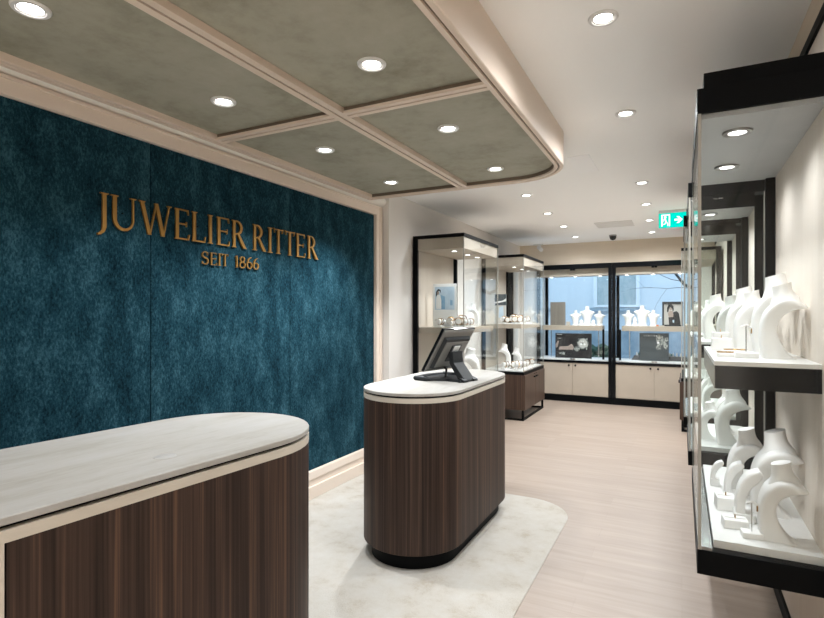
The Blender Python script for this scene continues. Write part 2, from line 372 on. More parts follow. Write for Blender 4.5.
def batten(x0, x1, y0, y1, along):
    # light bead with a dark centre groove; cross battens' sides painted dark as shade
    mb, dk = MB(), MB()
    if along == 'y':
        c = (x0+x1)/2
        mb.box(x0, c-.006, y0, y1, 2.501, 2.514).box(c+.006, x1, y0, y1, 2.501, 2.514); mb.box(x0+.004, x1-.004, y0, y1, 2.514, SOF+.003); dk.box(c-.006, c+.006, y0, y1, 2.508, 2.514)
    else:
        c = (y0+y1)/2
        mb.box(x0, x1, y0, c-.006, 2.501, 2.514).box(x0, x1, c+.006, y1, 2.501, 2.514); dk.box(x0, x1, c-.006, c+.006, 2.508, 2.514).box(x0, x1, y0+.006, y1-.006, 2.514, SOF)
    dk.build('gap_shade_strip', M['groove'], mb.build('batten', M['tan'], can))
batten(-1.585, -1.505, CY0+.062, CY1-.062, 'y')
for Y in (.48, 2.225):
    batten(CX0+.062, -1.585, Y-.035, Y+.035, 'x'); batten(-1.505, CX1-.062, Y-.035, Y+.035, 'x')

# ------------------------------------------------------------------ ceiling fittings
t = thing('ceiling_vent', 'grey rectangular air vent set in the white ceiling before the windows', 'vent', (-.81, 7.62, CEIL))
mb = MB()
mb.box(-1.05, -.58, 7.40, 7.42, CEIL-.008, CEIL).box(-1.05, -.58, 7.83, 7.85, CEIL-.008, CEIL).box(-1.05, -1.03, 7.42, 7.83, CEIL-.008, CEIL).box(-.60, -.58, 7.42, 7.83, CEIL-.008, CEIL)
mb.build('frame', M['vent'], t)
mb = MB()
for i in range(9): mb.obox((-1.03, 7.425+.045*i, CEIL-.001), (.43, 0, 0), (0, .036, -.006), (0, .004, .001))
mb.build('louvre', M['vent'], t)
o = MB().box(-.80, -.63, 4.2, 4.72, CEIL-.006, CEIL).build('access_panel', M['panelwhite'], bevel=.002, loc=(-.715, 4.46, CEIL)); tag(o, 'white rectangular access panel in the ceiling beyond the canopy corner', 'access panel')
t = thing('dome_camera', 'small dark dome camera on the ceiling near the beige fascia', 'camera', (-.95, 8.67, CEIL))
MB().lathe((-.95, 8.67, CEIL), [(.055, 0), (.055, -.02)], 20).build('housing', M['rimgrey'], t, smooth=SM)
MB().lathe((-.95, 8.67, CEIL), [(.05, -.02), (.048, -.045), (.034, -.07), (.01, -.082)], 20).build('dome', M['dome'], t, smooth=True)
t = thing('spotlight', 'small white swivel spotlight under the ceiling above the far glass case', 'spotlight', (-2.2, 9.22, CEIL))
MB().box(-2.32, -2.16, 9.20, 9.24, CEIL-.02, CEIL).build('track', M['rim'], t, bevel=.003)
MB().tube([(-2.2, 9.22, CEIL-.02), (-2.2, 9.22, CEIL-.05)], .012).build('stem', M['rim'], t)
MB().tube([(-2.24, 9.27, CEIL-.05), (-2.17, 9.17, CEIL-.11)], .035, 14).build('head', M['rim'], t, smooth=SM)

# exit sign
ex = thing('exit_sign', 'green lit emergency exit sign with arrow under the ceiling', 'exit sign', (-.08, 6.9, CEIL))
MB().box(-.245, .09, 6.875, 6.925, 2.685, CEIL).build('housing', M['vent'], ex, bevel=.004)
MB().box(-.245, .09, 6.89, 6.91, 2.515, 2.685).build('panel', M['exit'], ex, bevel=.002)
def exf(u, v, d): return (-.245+u*1.235, 6.89-d, 2.515+v*1.215)
mb = MB()
mb.prism_map([(.022, .012), (.022, .128), (.034, .128), (.034, .012)], exf, .0, .002)
mb.prism_map([(.034, .116), (.034, .128), (.098, .128), (.098, .116)], exf, .0, .002)
mb.prism_map([(.086, .012), (.086, .116), (.098, .116), (.098, .012)], exf, .0, .002)
mb.prism_map([(.056+.012*math.cos(a), .100+.012*math.sin(a)) for a in [2*PI*i/14 for i in range(14)]], exf, .0, .0022)   # head
mb.prism_map([(.046, .088), (.062, .084), (.070, .056), (.056, .052)], exf, .0, .0022)      # torso
mb.prism_map([(.058, .060), (.070, .058), (.083, .036), (.080, .014), (.072, .014), (.074, .034)], exf, .0, .0021)
mb.prism_map([(.056, .056), (.066, .052), (.058, .034), (.040, .028), (.038, .036), (.052, .041)], exf, .0, .0021)
mb.prism_map([(.046, .088), (.050, .080), (.040, .070), (.042, .056), (.035, .056), (.033, .072)], exf, .0, .0021)
mb.build('pictogram', M['exitwhite'], ex)
MB().prism_map([(.135, .062), (.135, .080), (.172, .080), (.152, .104), (.172, .104), (.205, .071), (.172, .038), (.152, .038), (.172, .062)], exf, 0, .002).build('arrow', M['exitwhite'], ex)

# ------------------------------------------------------------------ lettering
def strip(pts, ws):
    # ribbon of varying width along a 2-D path -> list of quads
    q = []; P = [Vector((p[0], p[1])) for p in pts]; nn = len(P); S = []
    for i, p in enumerate(P):
        t = P[min(i+1, nn-1)]-P[max(i-1, 0)]; t.normalize(); n = Vector((-t.y, t.x)); w_ = ws[i] if isinstance(ws, (list, tuple)) else ws
        S.append((p+n*w_/2, p-n*w_/2))
    poly = [tuple(a) for a, b in S]+[tuple(b) for a, b in S[::-1]]
    return [poly]
def rect(x0, x1, y0, y1): return [[(x0, y0), (x1, y0), (x1, y1), (x0, y1)]]
TH, TN, SF = .112, .046, .034
def serif(x, y, w_, up):
    h = SF if up else -SF
    return [[(x-w_/2, y), (x+w_/2, y), (x+w_/2-.01, y+h), (x-w_/2+.01, y+h)]]
def arc(cx, cy, rx, ry, a0, a1, w0, w1=None, n=16, f=None):
    pts = []; ws = []
    for i in range(n+1):
        a = math.radians(a0+(a1-a0)*i/n); pts.append((cx+rx*math.cos(a), cy+ry*math.sin(a)))
        k = i/n; ws.append(f(a) if f else w0+((w1 if w1 is not None else w0)-w0)*k)
    return strip(pts, ws)
def glyph(ch, w_):
    h = 1.
    if ch == 'I': x = w_/2; return rect(x-TH/2, x+TH/2, 0, 1)+serif(x, 0, w_, 1)+serif(x, 1, w_, 0)
    if ch == 'J':
        x = w_*.62
        return rect(x-TH/2, x+TH/2, .12, 1)+serif(x, 1, TH*2.1, 0)+strip([(x, .14), (x-.005, .02), (x-.04, -.09), (x-.13, -.17), (x-.2, -.19)], [TH, TH*.98, TH*.8, .07, .05])
    if ch == 'U':
        xl, xr = TH*.9, w_-TH*.65; c = (xl+xr)/2; r = (xr-xl)/2
        P = [(xl, 1), (xl, .34)]; W = [TH, TH]
        for i in range(1, 15):
            a = PI+PI*i/15; P.append((c+r*math.cos(a), .34+.31*math.sin(a))); W.append(TH+(TN-TH)*i/15)
        P += [(xr, .34), (xr, 1)]; W += [TN, TN]
        return strip(P, W)+serif(xl, 1, TH*2.1, 0)+serif(xr, 1, TH*1.7, 0)
    if ch == 'W':
        a, b, c, d, e = TH*.7, w_*.31, w_*.52, w_*.74, w_-TH*.5
        def dg(x0, y0, x1, y1, t): return [[(x0-t/2, y0), (x0+t/2, y0), (x1+t/2, y1), (x1-t/2, y1)]]
        return dg(a, 1, b, 0, TH*1.05)+dg(b+.01, 0, c, .97, TN)+dg(c, 1, d, 0, TH*1.05)+dg(d+.01, 0, e, 1, TN)+serif(a, 1, TH*1.9, 0)+serif(e, 1, TH*1.5, 0)
    x = TH*.95
    stem = rect(x-TH/2, x+TH/2, 0, 1)
    if ch == 'E':
        return stem+rect(0.02, w_-.02, .955, 1)+rect(x, w_*.82, .49, .535)+rect(.02, w_, 0, .045)+[[(w_-.06, .955), (w_-.02, .955), (w_-.01, .83), (w_-.03, .83)]]+[[(w_-.04, .045), (w_, .045), (w_+.03, .19), (w_+.0, .19)]]+rect(w_*.80, w_*.84, .43, .6)
    if ch == 'L': return stem+serif(x, 1, TH*2., 0)+rect(.02, w_, 0, .045)+[[(w_-.04, .045), (w_, .045), (w_+.03, .2), (w_+.0, .2)]]
    if ch == 'R':
        rx = w_*.40
        f = lambda a: TN+(TH*.98-TN)*max(0, math.cos(a))**1.2
        return stem+serif(x, 0, TH*2, 1)+serif(x, 1, TH*1.9, 0)+rect(x, x+w_*.16, .955, 1)+rect(x, x+w_*.16, .475, .52)+arc(x+w_*.15, .738, rx, .24, 90, -90, 0, f=f)+[[(x+w_*.22, .5), (x+w_*.40, .5), (w_+.06, .03), (w_+.1, 0), (w_-.08, 0)]]
    if ch == 'T': c = w_/2; return rect(c-TH/2, c+TH/2, 0, 1)+serif(c, 0, TH*2.1, 1)+rect(.02, w_-.02, .955, 1)+[[(0, 1.02), (.03, 1.02), (.07, .84), (.05, .84)]]+[[(w_-.03, 1.02), (w_, 1.02), (w_-.05, .84), (w_-.07, .84)]]
    if ch == 'S':
        P = []; W = []
        for i in range(13): a = math.radians(25+245*i/12); P.append((w_*.5+w_*.40*math.cos(a), .755+.235*math.sin(a))); W.append(.05+.06*i/12)
        for i in range(1, 14): a = math.radians(90-250*i/13); P.append((w_*.5+w_*.42*math.cos(a), .265+.255*math.sin(a))); W.append(.125-.07*i/13)
        return strip(P, W)+rect(w_*.82, w_*.9, .74, .95)+rect(w_*.06, w_*.13, .03, .24)
    if ch == '1': c = w_*.6; return rect(c-TH/2, c+TH/2, 0, 1)+serif(c, 0, TH*2.3, 1)+[[(c-TH*1.6, .86), (c-TH*.3, .88), (c, 1.), (c-TH*.2, 1.)]]
    if ch == '8':
        f = lambda a: .055+.06*abs(math.cos(a))
        return arc(w_/2, .755, w_*.33, .215, 0, 360, 0, n=24, f=f)+arc(w_/2, .27, w_*.42, .245, 0, 360, 0, n=24, f=f)
    if ch == '6':
        f = lambda a: .055+.065*abs(math.cos(a))
        return arc(w_/2, .30, w_*.42, .275, 0, 360, 0, n=24, f=f)+strip([(w_*.10, .32), (w_*.14, .55), (w_*.30, .78), (w_*.55, .93), (w_*.82, 1.0)], [.12, .12, .10, .07, .045])
    if ch == 'C': return arc(w_*.55, .5, w_*.5, .48, 50, 310, .12)
    if ch == 'N': return rect(0, .12, 0, 1)+rect(w_-.12, w_, 0, 1)+[[(0, 1), (.15, 1), (w_, 0), (w_-.15, 0)]]
    if ch == 'A': return [[(0, 0), (.13, 0), (w_/2+.06, 1), (w_/2-.06, 1)]]+[[(w_-.13, 0), (w_, 0), (w_/2+.06, 1), (w_/2-.06, 1)]]+rect(w_*.2, w_*.8, .28, .38)
    return stem
sg = thing('wall_sign', 'gold serif letters reading JUWELIER RITTER SEIT 1866 on the blue velvet wall', 'wall sign', (PX, 2.6, 1.85))
word1 = [('J', 1.690, 1.745), ('U', 1.762, 1.900), ('W', 1.925, 2.127), ('E', 2.152, 2.255), ('L', 2.277, 2.378), ('I', 2.402, 2.440), ('E', 2.471, 2.578), ('R', 2.603, 2.716), ('R', 2.796, 2.911), ('I', 2.949, 2.994), ('T', 3.010, 3.113), ('T', 3.134, 3.246), ('E', 3.264, 3.370), ('R', 3.405, 3.522)]
word2 = [('S', 2.352, 2.406), ('E', 2.421, 2.470), ('I', 2.483, 2.509), ('T', 2.512, 2.571), ('1', 2.627, 2.660), ('8', 2.669, 2.725), ('6', 2.737, 2.790), ('6', 2.800, 2.854)]
for wd, z0, hh in ((word1, 1.950, .183), (word2, 1.815, .080)):
    for ch, y0, y1 in wd:
        mb = MB(); k = 0
        for poly in glyph(ch, (y1-y0)/hh):
            k += 1
            mb.prism_map(poly, lambda u, v, d: (PX+.006+d, y0+u*hh, z0+v*hh), 0, .010+.0003*k)
        o = mb.build('letter', M['gold'], sg)
        MB().box(PX-.004, PX+.008, (y0+y1)/2-.003, (y0+y1)/2+.003, z0+hh*.5, z0+hh*.5+.006).build('stud', M['black'], o)

# ------------------------------------------------------------------ carpet and counters
o = MB().rings([[(x, y, z) for x, y in rrect(-2.662+i, -.742-i, YF+.02, 4.275-i, .36, (0, 0, 1, 0), 14)] for i, z in ((0, .0), (0, .003), (.004, .005))], cap0=False).build('carpet', M['carpet'], loc=(-1.7, 2, 0))
tag(o, 'cream mottled carpet laid in the oak floor under both counters', 'carpet')

def stadium(cx, ya, yb, r, i=0., n=20, flat0=False):
    P = []
    rr = r-i
    if flat0: P += [(cx-rr, ya+i), (cx+rr, ya+i)]
    else: P += [(cx+rr*math.cos(PI+PI*k/n), ya+rr*math.sin(PI+PI*k/n)) for k in range(n+1)]
    P += [(cx+rr*math.cos(PI*k/n), yb+rr*math.sin(PI*k/n)) for k in range(n+1)]
    return P
ZC = .005
# back counter (till counter)
c2 = thing('sales_counter', 'rounded till counter of dark striped wood with pale stone top, carrying the screen', 'counter', (-1.517, 3.42, ZC))
S2 = lambda i: stadium(-1.517, 3.005, 3.83, .325, i)
MB().prism(S2(.05), ZC, .105).build('plinth', M['black'], c2, smooth=SM)
mb = MB().rings([[(x, y, z) for x, y in S2(i)] for i, z in ((.004, .10), (.001, .103), (.001, .986))]); mb.build('body', M['wood'], c2, smooth=SM)
MB().prism(S2(0), .982, 1.010).build('apron', M['stone_edge'], c2, smooth=SM)
MB().prism(S2(.022), 1.010, 1.0215).build('gap_shade_strip', M['black'], c2, smooth=SM)
mb = MB().rings([[(x, y, z) for x, y in S2(i)] for i, z in ((.002, 1.021), (0, 1.023), (0, 1.038), (.002, 1.040))]); mb.build('stone_top', M['stone'], c2, smooth=SM)
# front counter: built straight, then turned a few degrees about its round end
c1 = thing('sales_counter', 'long front counter with rounded end, pale stone top and dark wood side', 'counter', (-1.60, 1.50, ZC))
S1 = lambda i, y0=-.25: stadium(-1.617, y0, 1.49, .352, i, flat0=True)
MB().prism(S1(.05, .66), ZC, .105).build('plinth', M['black'], c1, smooth=SM)
mb = MB().rings([[(x, y, z) for x, y in S1(.001, .658)] for z in (.10, .986)]); mb.build('body', M['wood'], c1, smooth=SM)
MB().box(-1.969, -1.265, -.25, .655, ZC, .986).build('stone_leg', M['stone_edge'], c1, bevel=.002)
MB().prism(S1(0), .982, 1.010).build('apron', M['stone_edge'], c1, smooth=SM)
MB().prism(S1(.022), 1.010, 1.0215).build('gap_shade_strip', M['black'], c1, smooth=SM)
mb = MB().rings([[(x, y, z) for x, y in S1(i)] for i, z in ((.002, 1.021), (0, 1.023), (0, 1.038), (.002, 1.040))]); mb.build('stone_top', M['stone'], c1, smooth=SM)
MB().lathe((-1.420, 1.141, 1.04), [(.034, -.002), (.034, .0008), (.032, .0014)], 30).build('inset_disc', M['discstone'], c1, smooth=SM)
c1.rotation_euler = (0, 0, math.radians(-4.7)); c1.scale = (1, 1, 1.01)

# ------------------------------------------------------------------ till screen
tm = thing('till_screen', 'black touch screen till tilted on a bent stand, seen from behind on the counter', 'till screen', (0, 0, 0))
mb = MB()
base = [(-.205, -.165), (-.10, -.16), (.0, -.085), (.095, -.085), (.135, -.10), (.135, .10), (.095, .085), (0., .085), (-.10, .16), (-.205, .165)]
mb.rings([[(x*s_, y*s_, z) for x, y in base] for s_, z in ((1, 0), (1, .010), (.96, .016))]); mb.build('base_plate', M['blackmatte'], tm)
mb = MB()
for sy in (-1, 1): mb.tube([(-.205, sy*.168, .016), (-.20, sy*.168, .016), (-.10, sy*.165, .016), (-.07, sy*.155, .013)], [.010, .016, .017, .006], 12)
mb.tube([(-.20, -.168, .015), (-.225, 0, .015), (-.20, .168, .015)], .014, 12)
mb.build('front_bar', M['blackmatte'], tm, smooth=SM)
# stand leg: side outline (u,z) extruded across v
leg = [(.010, .200), (.045, .200), (.052, .125), (.145, .012), (.145, 0), (.098, 0), (.016, .118)]
mb = MB(); mb.prism_map([(a, b) for a, b in leg], lambda u, v, d: (u, d, v), -.06, .06)
mb.build('stand_leg', M['blackmatte'], tm, bevel=.004)
for va in (-.085, .035): MB().prism_map([(.115, .0), (.115, .03), (.155, .014), (.155, 0)], lambda u, v, d: (u, d, v), va, va+.05).build('foot', M['blackmatte'], tm, bevel=.003)
# screen: plane from (-.115,.086) to (.058,.368) in (u,z)
e = Vector((.173, 0, .282)).normalized(); nrm = Vector((e.z, 0, -e.x))       # nrm points to the back (viewer side)
p0 = Vector((-.125, 0, .072)); Wd, Ln = .19, .343
def scr(v, l, d): return p0+Vector((0, v, 0))+e*l+nrm*d
def sbox(mb, v0, v1, l0, l1, d0, d1, ins=0.):
    mb.rings([[scr(v0, l0, d0), scr(v1, l0, d0), scr(v1, l1, d0), scr(v0, l1, d0)], [scr(v0+ins, l0+ins, d1), scr(v1-ins, l0+ins, d1), scr(v1-ins, l1-ins, d1), scr(v0+ins, l1-ins, d1)]]); return mb
sc_ = sbox(MB(), -Wd, Wd, 0, Ln, -.004, .016).build('screen_bezel', M['blackgloss'], tm, bevel=.003)
sbox(MB(), -Wd+.02, Wd-.02, .02, Ln-.02, -.0055, -.004).build('display', M['print_black'], sc_)
sbox(MB(), -Wd+.004, Wd-.004, .004, Ln-.004, .016, .024, .012).build('back_shell', M['greyplastic'], tm, bevel=.002)
sbox(MB(), -Wd+.035, Wd-.035, .03, Ln-.055, .024, .045, .014).build('rear_housing', M['blackmatte'], tm, bevel=.004)
sbox(MB(), -Wd+.055, Wd-.055, .05, Ln-.085, .045, .050, .006).build('rear_cover', M['greyplastic'], tm, bevel=.002)
sbox(MB(), -.055, .055, .10, .235, .050, .058, .004).build('mount_plate', M['blackmatte'], tm, bevel=.002)
sbox(MB(), -.035, .035, .185, .232, .058, .0605, .002).build('mount_label', M['print_white'], tm)
MB().tube([scr(-.03, .14, .055), (.02, -.03, .205)], .022, 14).build('hinge', M['blackmatte'], tm, smooth=SM)
MB().tube([scr(0, .04, .04), (-.05, 0, .07), (-.06, 0, .016)], .008, 8).build('cable', M['blackmatte'], tm, smooth=SM)
tm.location = (-1.425, 3.405, 1.0405); tm.rotation_euler = (0, 0, math.radians(-12.5))

# ------------------------------------------------------------------ display forms
def catmull(P, n):
    out = []
    for i in range(len(P)-1):
        p0_, p1, p2, p3 = P[max(i-1, 0)], P[i], P[i+1], P[min(i+2, len(P)-1)]
        for k in range(n):
            t = k/n
            out.append(tuple(.5*((2*b)+(-a+c)*t+(2*a-5*b+4*c-d)*t*t+(-a+3*b-3*c+d)*t**3) for a, b, c, d in zip(p0_, p1, p2, p3)))
    out.append(tuple(P[-1])); return out
# (outer x, outer z, inner x, inner z, width) along the curved chest; convex side towards -x, unit height
CURVE = [(-.17, 0, .195, 0, .30), (-.185, .06, .110, .07, .30), (-.20, .20, .03, .20, .30), (-.20, .36, -.015, .34, .30), (-.18, .50, -.01, .455, .33), (-.135, .615, .035, .545, .40), (-.065, .705, .10, .60, .47), (.01, .76, .17, .632, .52), (.10, .775, .23, .645, .51), (.19, .745, .28, .65, .43), (.295, .675, .305, .65, .30)]
def curved_form(mb, H, sections, wk=1.):
    rings = []
    for ox, oz, ix, iz, w_ in catmull(sections, 3):
        cx, cz = (ox+ix)/2, (oz+iz)/2; hx, hz = (ox-ix)/2, (oz-iz)/2
        r = []
        for k in range(24):
            a = 2*PI*(k+.5)/24; c_, s_ = math.cos(a), math.sin(a)
            yy = w_*wk/2*math.copysign(abs(c_)**.28, c_); q = math.copysign(abs(s_)**(.45 if s_ > 0 else .22), s_)
            r.append(((cx+hx*q)*H, yy*H, (cz+hz*q)*H))
        rings.append(r)
    mb.rings(rings)
def neck(mb, H, wk=1.):
    prof_ = [(.085, .655, .185, .20), (.075, .735, .16, .165), (.058, .81, .122, .13), (.048, .89, .106, .112), (.043, .965, .104, .11)]
    rings = []
    for cx, z, rx, ry in catmull(prof_, 3):
        rings.append([((cx+rx*math.cos(2*PI*k/22))*H, ry*wk*math.sin(2*PI*k/22)*H, (z+(.03*math.cos(2*PI*k/22) if z > .7 else .015*math.cos(2*PI*k/22)))*H) for k in range(22)])
    mb.rings(rings)
def bust(loc, H, rz, label, group, wk=1.):
    mb = MB(); curved_form(mb, H, CURVE, wk); neck(mb, H, wk)
    o = mb.build('necklace_bust', M['white'], smooth=math.radians(50)); o.location = loc; o.rotation_euler = (0, 0, rz)
    return tag(o, label, 'necklace bust', group)
RAMP = [(-.17, 0, .03, 0, .34), (-.19, .25, -.02, .25, .34), (-.17, .5, .0, .47, .34), (-.10, .75, .09, .66, .34), (.02, .92, .20, .78, .34), (.20, 1., .27, .90, .34)]
def ramp(loc, H, rz, label, group, wk=1.):
    t = thing('earring_ramp', label, 'jewellery stand', loc, group); t.rotation_euler = (0, 0, rz)
    mb = MB(); curved_form(mb, H, RAMP, wk); local(mb.build('curved_arm', M['white'], t, smooth=math.radians(50)))
    local(MB().box(-.2*H, .12*H, -.2*H*wk, .2*H*wk, 0, .035).build('foot', M['white'], t, bevel=.002))
    mb = MB(); mb.tube([(.235*H, 0, .93*H), (.245*H, .004, .80*H)], .0035, 6); local(mb.build('earring', M['brass'], t))
    return t
def local(o):
    o.data.transform(Matrix.Translation(wloc(o.parent))); return o   # shape was given about the thing's own base
def ring_block(loc, a, b, h, rz, label, group):
    t = thing('ring_block', label, 'jewellery stand', loc, group); t.rotation_euler = (0, 0, rz)
    mb = MB().rings([[(x*k, y*k, z) for x, y in ((-a, -b), (a, -b), (a, b), (-a, b))] for z, k in ((0, 1), (h, .94))]); local(mb.build('cushion', M['white'], t, bevel=.004))
    local(MB().box(-a*.8, a*.8, -.003, .003, h-.004, h+.0012).build('slit', M['print_grey'], t))
    mb = MB(); mb.tube([(0, .008*math.cos(2*PI*k/14), h+.006+.008*math.sin(2*PI*k/14)) for k in range(14)], .0018, 6, closed=True); local(mb.build('ring', M['brass'], t))
    return t
def pole_stand(loc, h, rz, label, group, base=.035):
    t = thing('earring_stand', label, 'jewellery stand', loc, group); t.rotation_euler = (0, 0, rz)
    local(MB().box(-base, base, -base*.8, base*.8, 0, .022).build('base', M['white'], t, bevel=.003))
    local(MB().tube([(0, 0, .02), (0, 0, h)], .0025, 8).build('pole', M['chrome'], t))
    local(MB().tube([(-.018, 0, h-.01), (0, 0, h), (.018, 0, h-.01)], .0045, 8).build('holder', M['white'], t))
    local(MB().tube([(.018, 0, h-.014), (.018, .0, h-.035)], .003, 6).build('earring', M['brass'], t))
    return t
def tray(loc, a, b, label, group):
    t = thing('jewellery_tray', label, 'jewellery tray', loc, group)
    local(MB().rings([[(x*k, y*k, z) for x, y in ((-a, -b), (a, -b), (a, b), (-a, b))] for z, k in ((0, 1), (.016, .95))]).build('pad', M['white'], t, bevel=.003))
    for i in range(3):
        mb = MB(); cx = -a*.6+i*a*.6
        mb.tube([(cx+.014*math.cos(2*PI*k/12), .014*math.sin(2*PI*k/12), .019) for k in range(12)], .003, 6, closed=True); local(mb.build('ring', M['brass'], t))
    return t
def bangle_stand(loc, rz, label, group, s=1., m='brownleather'):
    t = thing('bracelet_stand', label, 'bracelet stand', loc, group); t.rotation_euler = (0, 0, rz)
    local(MB().box(-.045*s, .045*s, -.05*s, .05*s, 0, .012).build('base', M['white'], t, bevel=.002))
    local(MB().tube([(0, -.045*s, .055*s), (0, .045*s, .055*s)], .026*s, 14).build('roll', M['white'], t, smooth=SM))
    local(MB().box(-.006, .006, -.02*s, .02*s, .01, .04*s).build('post', M['white'], t))
    for j in (-1, 1):
        mb = MB(); mb.tube([((.031*s)*math.cos(2*PI*k/18), j*.017*s, .055*s+(.031*s)*math.sin(2*PI*k/18)) for k in range(18)], .0042*s, 6, closed=True); local(mb.build('bracelet', M[m if j > 0 else 'brass'], t, smooth=True))
    return t
def card_stand(loc, w_, h, rz, label, kind):
    t = thing('photo_card', label, 'photo card', loc); t.rotation_euler = (0, 0, rz)
    local(MB().box(-w_/2, w_/2, 0, .012, 0, h).build('card', M['print_white'], t, bevel=.001))
    f = lambda u, v, d: (-w_/2+u*w_, -d, v*h)
    def pic(poly, m, d, nm='print'): local(MB().prism_map(poly, f, 0, d).build(nm, M[m], t))
    if kind == 'blue':
        pic([(.08, .40), (.92, .40), (.92, .93), (.08, .93)], 'print_pale', .0006, 'picture')
        pic([(.14, .42), (.36, .42), (.36, .62), (.30, .74), (.18, .74), (.13, .62)], 'print_white', .0010, 'figure_top')
        pic([(.34, .41), (.52, .41), (.52, .70), (.34, .74)], 'print_blue', .0009, 'backdrop_bar')
        pic([(.20+.07*math.cos(a), .79+.045*math.sin(a)) for a in [2*PI*i/12 for i in range(12)]], 'print_skin', .0013, 'face')
        pic([(.12, .70), (.14, .82), (.22, .88), (.33, .86), (.34, .78), (.28, .84), (.19, .82), (.17, .72)], 'print_black', .0016, 'hair')
        pic([(.74, .50), (.84, .50), (.84, .62), (.74, .62)], 'print_blue', .0010, 'accent')
        pic([(.10, .14), (.5, .14), (.5, .18), (.10, .18)], 'print_grey', .0006, 'text_line')
    else:
        pic([(.0, .0), (1, .0), (1, 1), (.0, 1)], 'print_grey', .0006, 'picture')
        pic([(.0, .62), (1, .62), (1, 1), (.0, 1)], 'poster_grey', .0009, 'sky')
        pic([(.0, .74), (.7, .78), (1, .86), (1, .76), (.3, .70), (0, .68)], 'print_white', .0012, 'streak')
        pic([(.35, .2), (.8, .2), (.75, .6), (.4, .55)], 'print_pale', .0010, 'shape')
    return t

# ------------------------------------------------------------------ hanging vitrines on the right wall
def vitrine_right(y0, y1, label, x0=.050, first=False):
    zt, zb = 2.340, .531
    t = thing('hanging_showcase', label, 'glass showcase', (XR, (y0+y1)/2, zb), 'hanging glass showcases on the right wall')
    XB = XR-.002
    mb = MB().box(x0, XB, y0, y1, 2.247, zt); mb.build('top_band', M['black'], t, bevel=.002)
    MB().box(x0+.022, XB, y0+.01, y1-.01, zt, 2.398).build('upper_plinth', M['black'], t, bevel=.002)
    MB().box(x0, XB, y0, y1, zb, .622).build('bottom_band', M['black'], t, bevel=.002)
    MB().box(x0+.016, XB, y0+.016, y1-.016, 2.228, 2.248).build('case_ceiling', M['grey'], t)
    MB().box(x0+.055, XB, y0+.045, y1-.03, .622, .652).build('case_floor', M['whiteboard'], t, bevel=.002)
    mb = MB().box(x0+.004, x0+.05, y0+.004, y1-.004, .622, .634); mb.build('glass_rail', M['chrome'], t)
    MB().box(XB-.012, XB, y0+.02, y1-.02, .652, 2.228).build('back_panel', M['wallR'], t)
    mb = MB().box(XB-.055, XB-.012, y1-.05, y1-.006, .652, 2.228); mb.build('far_post', M['black'], t)
    mb = MB().box(XB-.014, XB, y0+.002, y0+.02, .622, 2.247); mb.build('wall_strip', M['seam'], t)
    if not first:
        MB().box(XB-.06, XB-.014, y0+.004, y0+.02, .622, 2.247).build('near_post', M['black'], t)
        MB().box(x0+.03, XB-.06, y0+.006, y0+.016, 2.16, 2.247).build('near_header', M['black'], t)
    g = MB().box(x0+.006, XB-.016, y0+.004, y0+.010, .622, 2.247).build('near_pane', M['glassR'], t)
    MB().box(x0+.006, XB-.06, y1-.010, y1-.004, .622, 2.247).build('far_pane', M['glassR'], t)
    sd = MB().box(x0+.002, x0+.008, y0+.012, y1-.012, .636, 2.247).build('door_pane', M['glassR'], t)
    MB().box(x0+.003, x0+.014, y0+.003, y0+.014, .622, 2.247).build('edge_seam', M['seam'], t)
    MB().box(x0+.003, x0+.010, y1-.010, y1-.003, .622, 2.247).build('edge_seam', M['seam'], t)
    # middle shelf
    MB().box(x0+.062, XB-.001, y0+.09, y1-.06, 1.215, 1.303).build('shelf_box', M['blackgloss'], t, bevel=.001)
    MB().box(x0+.0605, x0+.062, y0+.09, y1-.06, 1.215, 1.303).build('shelf_side', M['seam'], t)
    MB().box(x0+.06, XB-.001, y0+.087, y1-.058, 1.303, 1.320).build('shelf_top', M['whiteboard'], t, bevel=.001)
    for i, yy in enumerate((y0+.23, y1-.40) if y1-y0 > 1.1 else (y0+.28, y1-.3)):
        xx = x0+.147
        l_ = MB(); l_.lathe((xx, yy, 2.228), [(.032, -.001), (.034, -.007), (.040, -.004), (.052, -.007), (.054, 0)], 26, cap0=False, cap1=False); lo_ = l_.build('spot_rim', M['rimgrey'], t, smooth=SM)
        MB().lathe((xx, yy, 2.228), [(.032, -.0005), (.030, -.004), (.01, -.005)], 22).build('spot_lens', M['lensdim'], lo_, smooth=SM)
        lamp(xx, yy, 2.20, PR*1.0, 155, parent=t, rad=.03)
        MB().lathe((xx+.02, yy+.05, 1.215), [(.024, -.0005), (.022, -.004), (.01, -.004)], 20).build('shelf_spot', M['lensdim'], t, smooth=SM)
        lamp(xx+.02, yy+.05, 1.20, PR*.42, 115, parent=t, rad=.025)
    return t
PR = 8.
VR = [vitrine_right(2.24, 3.43, 'nearest hanging glass showcase at the right edge, black top, two levels of white busts', first=True),
      vitrine_right(3.82, 4.72, 'second hanging glass showcase on the right wall, just behind the nearest one', .035),
      vitrine_right(5.07, 6.15, 'third hanging glass showcase on the right wall, its black top beside the exit sign', .012)]

